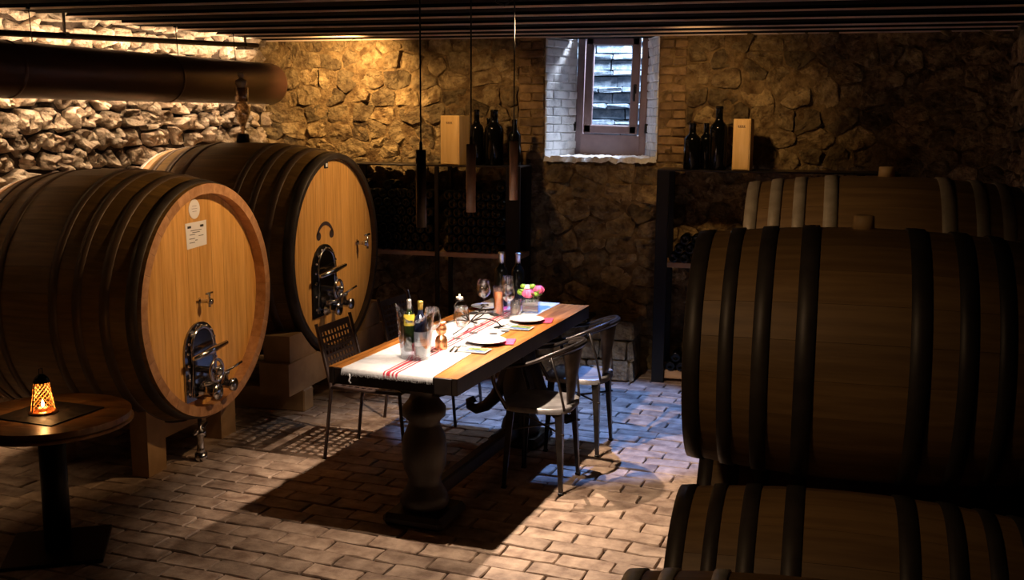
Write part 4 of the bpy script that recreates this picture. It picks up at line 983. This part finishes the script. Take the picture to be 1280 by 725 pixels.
# ------------------------------------------------------------------ metal armchairs (right side)
def arm_chair(label, s, e, rz):
    """faces -x locally"""
    t = thing('metal_armchair', label, 'chair', TW(s, e, 0), -TA+rz)
    SH = .435; n = 28; b = MB()
    out = []
    for k in range(n):                                       # rounded square seat, wider at the front
        a = 2*PI*k/n; c_, s_ = math.cos(a), math.sin(a); p = 4.0
        rr = (abs(c_)**p+abs(s_)**p)**(-1/p); out.append((.175*rr*c_, (.18-.012*c_)*rr*s_))
    vs = [(x*k_, y*k_, z) for k_, z in ((1, SH-.028), (1, SH-.004), (.965, SH), (.9, SH-.002), (.6, SH-.009), (.2, SH-.012)) for x, y in out]
    fs = [(j*n+i, j*n+(i+1) % n, (j+1)*n+(i+1) % n, (j+1)*n+i) for j in range(5) for i in range(n)]+[[5*n+i for i in range(n)]]
    b.add(vs, fs, True); b.build('seat', m_seat, t)
    for sx in (-1, 1):
        for sy in (-1, 1):
            top = Vector((sx*.145, sy*.145, SH-.02)); bot = Vector((sx*.158, sy*.172, 0)); L = MB(); vs = []
            for f, wd in ((0, .027), (.5, .019), (1, .012)):
                c = top.lerp(bot, f); d = Vector((-sx, 0, 0)); e_ = Vector((0, -sy, 0)); k_ = .010
                vs += [c, c+d*wd*1.5, c+d*wd*1.5+e_*k_, c+d*k_+e_*k_, c+e_*wd*1.5+d*k_, c+e_*wd*1.5]
            q = [(j*6+i, j*6+(i+1) % 6, (j+1)*6+(i+1) % 6, (j+1)*6+i) for j in range(2) for i in range(6)]+[[0, 1, 2, 3, 4, 5], [17, 16, 15, 14, 13, 12]]
            L.add(vs, q); lo = L.build('leg', m_gun, t)
            MB().box(tuple(bot+Vector((-sx*.009, -sy*.009, .006))), (.026, .026, .012), ch=.002).build('foot_cap', m_black, lo)
    MB().tube([(-.155, -.155, .30), (.155, .155, .30)], .006, 6).tube([(-.155, .155, .304), (.155, -.155, .304)], .006, 6).build('cross_brace', m_gun, t)
    # arm hoop: from front left seat corner up, round the back, and down again
    hoop = [(-.13, -.185, SH-.01), (-.175, -.222, .53), (-.185, -.230, .60), (-.150, -.232, .638), (-.02, -.222, .664), (.08, -.198, .705), (.165, -.13, .738), (.205, 0, .75),
            (.165, .13, .738), (.08, .198, .705), (-.02, .222, .664), (-.150, .232, .638), (-.185, .230, .60), (-.175, .222, .53), (-.13, .185, SH-.01)]
    MB().tube(curl(hoop, n=5), .0105, 8).build('arm_hoop', m_gun, t)
    bs = MB(); vs = []; N_ = 9
    for j in range(N_):
        f = j/(N_-1); z = SH-.01+f*(.755-SH+.01); wd = .045+.085*f**1.6; x0 = .158+.045*f
        for q in range(7):
            u = (q/6-.5)*2; vs.append((x0+.004-(.022+.05*f)*u*u*.9, u*wd, z-.03*f*abs(u)))
    fs = [(j*7+q, j*7+q+1, (j+1)*7+q+1, (j+1)*7+q) for j in range(N_-1) for q in range(6)]
    bs.add(vs, fs, True); bo = bs.build('back_splat', m_gun, t); sm = bo.modifiers.new('t', 'SOLIDIFY'); sm.thickness = .004
    lip = MB(); vs = []
    for k in range(13):                                      # rolled top of the back
        a = -1.15+2.3*k/12; r1 = .205
        for dx, z in ((0, .750), (.016, .756), (.020, .742), (.003, .722)): vs.append(((.0+r1*math.cos(a))*(1)+dx*math.cos(a)-.0, (r1-.02)*math.sin(a)*1.0+dx*math.sin(a), z-.045*(abs(a)/1.15)**2))
    lip.add(vs, [(k*4+i, k*4+(i+1) % 4, (k+1)*4+(i+1) % 4, (k+1)*4+i) for k in range(12) for i in range(4)], True); lip.build('top_rail', m_gun, t)
    for sy in (-1, 1): MB().tube([(.155, sy*.14, SH-.01), (.13, sy*.17, .58), (.10, sy*.193, .70)], .007, 8).build('arm_stay', m_gun, t)
    return t
arm_chair('gunmetal armchair with bent tube arms at the near right side of the dining table', .335, 1.01, .04)
arm_chair('gunmetal armchair with bent tube arms at the far right side of the dining table', .335, 1.65, .04)

# ------------------------------------------------------------------ small round table with lantern
RT = Vector((-3.06, 3.60, 0)); RH = .605
rt = thing('round_table', 'small round wooden table on a black square-footed pedestal, lower left', 'table', RT, 0)
rr_ = .325; nb = 5; bwd = 2*rr_/nb
for i in range(nb):
    y0 = -rr_+bwd*i+.001; y1 = y0+bwd-.002; m_ = 8; out = [(y0+(y1-y0)*k/m_, math.sqrt(max(0, rr_**2-(y0+(y1-y0)*k/m_)**2))) for k in range(m_+1)]
    poly = [(x, y) for y, x in out]+[(-x, y) for y, x in out[::-1]]
    ang = .35; mt = T(0, 0, RH-.045) @ Matrix.Rotation(ang, 4, 'Z'); MB().prism(poly[::-1], .045, mt).build('plank', m_roundtop, rt)
MB().tube([((rr_-.001)*math.cos(a), (rr_-.001)*math.sin(a), RH-.035) for a in [2*PI*k/48 for k in range(48)]], .010, 6, closed=True).build('rim', m_roundtop, rt)
MB().lathe([(.055, .02), (.055, RH-.05)], 4 if False else 24).lathe([(.15, RH-.055), (.15, RH-.045)], 24).build('column', m_black, rt)
MB().box((0, 0, .008), (.40, .40, .016), rz=.55, ch=.004).build('foot_plate', m_black, rt)
mtn = thing('place_mat', 'dark square mat turned like a diamond on the small round table', 'mat', RT+Vector((0, 0, RH)), -.08)
MB().box((0, 0, .002), (.305, .305, .004), ch=.001).build('mat_sheet', mat('dark_leather', (.018, .012, .010), .55), mtn)
ln = thing('candle_lantern', 'glowing honeycomb-mesh candle lantern on the dark mat of the round table', 'lantern', RT+Vector((-.02, -.015, RH+.0045)))
b = MB(); HL = .135
def lr(z): return .050-.020*(z/HL)
rowsN = 12; colN = 14
for j in range(rowsN):
    for i in range(colN):
        z0 = .01+(HL-.012)*j/rowsN; z1 = z0+(HL-.012)/rowsN; a0 = 2*PI*(i+(j % 2)*.5)/colN
        for d_a in (-.5, .5):
            a1 = a0+2*PI*d_a/colN
            b.tube([(lr(z0)*math.cos(a0), lr(z0)*math.sin(a0), z0), (lr(z1)*math.cos(a1), lr(z1)*math.sin(a1), z1)], .0013, 4, cap=False)
o = b.build('honeycomb_mesh', m_lanternglass, ln)
b = MB(); b.lathe([(.056, 0), (.058, .004), (.052, .010), (.0, .010)], 28, cap=False).build('base_dish', m_copper, ln)
MB().lathe([(.032, HL-.004), (.034, HL), (.026, HL+.018), (.012, HL+.03), (0, HL+.032)], 20, cap=False).tube([(.0, -.012, HL+.03), (0, -.01, HL+.055), (0, .01, HL+.055), (0, .012, HL+.03)], .002, 6).build('cap', m_black, ln)
for a in (-PI/2-.3, PI/2-.3): MB().tube([(.051*math.cos(a), .051*math.sin(a), .008), (.031*math.cos(a), .031*math.sin(a), HL)], .003, 6).build('frame_bar', m_black, ln)
cdl = MB().lathe([(0, .010), (.020, .010), (.020, .024), (0, .024)], 18, cap=False).build('candle', mat('candle_wax', (.9, .75, .5), .5), ln)
MB().lathe([(0, .024), (.006, .030), (.007, .038), (.003, .052), (0, .060)], 12, cap=False).build('flame', m_flame, cdl)
lamp('POINT', 'lantern_glow', RT+Vector((-.02, -.015, RH+.075)), None, .9, (1, .50, .16), .006)

# ------------------------------------------------------------------ bottle racks at the back wall
def rack(label, x0, x1, posts, y0=7.28, y1=7.60, zs=1.505, zb=.865):
    t = thing('bottle_rack', label, 'rack', ((x0+x1)/2, (y0+y1)/2, 0)); xm = (x0+x1)/2; L = x1-x0; D = y1-y0
    MB().box((0, 0, zs-.006), (L, D, .012), ch=.002).build('top_shelf', m_gun, t)
    for i, (a, c) in enumerate(posts):
        for y in (-D/2+.012, D/2-.012): MB().box(((a+c)/2-xm, y, (zs-.012)/2), (c-a, .024, zs-.012), ch=.002).build('post', m_black, t)
    MB().box((0, 0, zb-.018), (L-.004, D-.06, .036), ch=.003).build('shelf_board', m_rackwood, t)
    MB().box((0, 0, .06), (L-.004, D-.06, .06), ch=.003).build('bottom_board', m_rackwood, t)
    return t
rack('dark steel bottle rack left of the window with stacked bottles and a wooden shelf', -3.42, -2.04, [(-3.42, -3.36), (-2.69, -2.66), (-2.145, -2.04)])
rack('dark steel bottle rack right of the window behind the barrels', -1.06, .52, [(-1.06, -.975), (.26, .30), (.45, .52)], zb=.86)
def lying():
    t = thing('lying_bottle', 'dark wine bottle lying in the stack on the left rack shelf', 'bottle', (0, 0, 0), 0, 'bottles lying in the left rack')
    r = .036; MB().lathe([(0, -.012+.02), (r*.5, -.0+.006), (r*.9, 0), (r, .006), (r, .185), (r*.82, .208), (r*.42, .235), (r*.38, .29), (0, .292)], 12, (0, 0, r), 'Y', cap=False).build('glass_body', m_bottle, t)
    return t
lb = lying(); first = True
def place_lying(x, z, label, grp):
    global first
    o = lb if first else copy_tree(lb); first = False; o.location = (x, 7.285, z); o['label'] = label; o['group'] = grp
for j in range(8):
    n_ = 18 if j % 2 == 0 else 17
    for i in range(n_):
        x = -3.36+.037+.0735*i+(.037 if j % 2 else 0)
        if abs(x+2.675) < .052 or x > -2.18 or (j == 7 and i % 3): continue
        place_lying(x, .866+j*.0640, 'dark wine bottle lying in the stack on the left rack shelf', 'bottles lying in the left rack')
for j, n_ in enumerate((12, 11, 8)):
    for i in range(n_): place_lying(-.93+.0735*i+.037*j, .861+j*.0640, 'dark wine bottle lying in the low pile on the right rack shelf', 'bottles lying in the right rack')
for j, n_ in enumerate((9, 8)):
    for i in range(n_): place_lying(-.93+.0735*i+.037*j, .091+j*.0640, 'dark wine bottle lying on the bottom board of the right rack', 'bottles lying low in the right rack')
ZS = 1.5055
def wbox(label, x, y, wd, h, rz):
    t = thing('wine_box', label, 'box', (x, y, ZS), rz)
    b = MB().box((0, 0, h/2), (wd, wd*.9, h), ch=.002).build('box_body', m_boxwood, t)
    MB().box((0, -wd*.45-.003, h/2), (wd-.014, .006, h-.012), ch=.0015).build('sliding_lid', m_boxwood, t)
    q = MB()
    for k in range(4): q.box((-.022+.013*k, -wd*.45-.0065, h*.86), (.009, .001, .009))
    q.box((0, -wd*.45-.0065, h*.835), (.05, .001, .003)); q.build('print', mat('brown_ink', (.16, .08, .03), .6), t)
wbox('pale pine wine box standing on the left rack beside big dark bottles', -2.56, 7.37, .16, .355, -.22)
wbox('pale pine wine box standing on the right rack beside big dark bottles', -.495, 7.38, .118, .345, -.15)
big = [(-2.41, 7.42, .40, .052, 'large dark bottle right beside the pine box on the left rack'), (-2.27, 7.40, .40, .070, 'widest large dark bottle, middle of the group on the left rack'), (-2.125, 7.43, .33, .048, 'shorter dark bottle at the right end of the left rack'), (-2.34, 7.50, .34, .045, 'dark bottle standing behind the others on the left rack'),
       (-.835, 7.36, .315, .058, 'leftmost dark bottle on the right rack, standing alone'), (-.752, 7.46, .315, .046, 'dark bottle between the leftmost and the tallest on the right rack'), (-.660, 7.37, .43, .062, 'tallest dark magnum bottle beside the pine box on the right rack')]
for x, y, h, r, lab in big: wine_bottle('large_bottle', lab, (x, y, ZS), h, r, m_bottle, None)
# low stone ledge at the foot of the back wall
sl_ = thing('stone_ledge', 'low rough stone ledge at the foot of the back wall under the window', 'ledge', (-1.60, 7.385, 0))
rr = random.Random(12)
for j in range(3):
    x = -.42
    while x < .42-.02:
        l = min(rr.uniform(.18, .34), .42-x); b = MB().box((0, 0, 0), (l-.006, .34, .142), ch=.016)
        b.v = [tuple(Vector(v)+Vector((rr.uniform(-.01, .01), rr.uniform(-.012, .012), rr.uniform(-.006, .006)))) for v in b.v]
        b.build('stone', m_stone, sl_, tone=rr.random()*.5, loc=(x+l/2, 0, .075+j*.146)); x += l
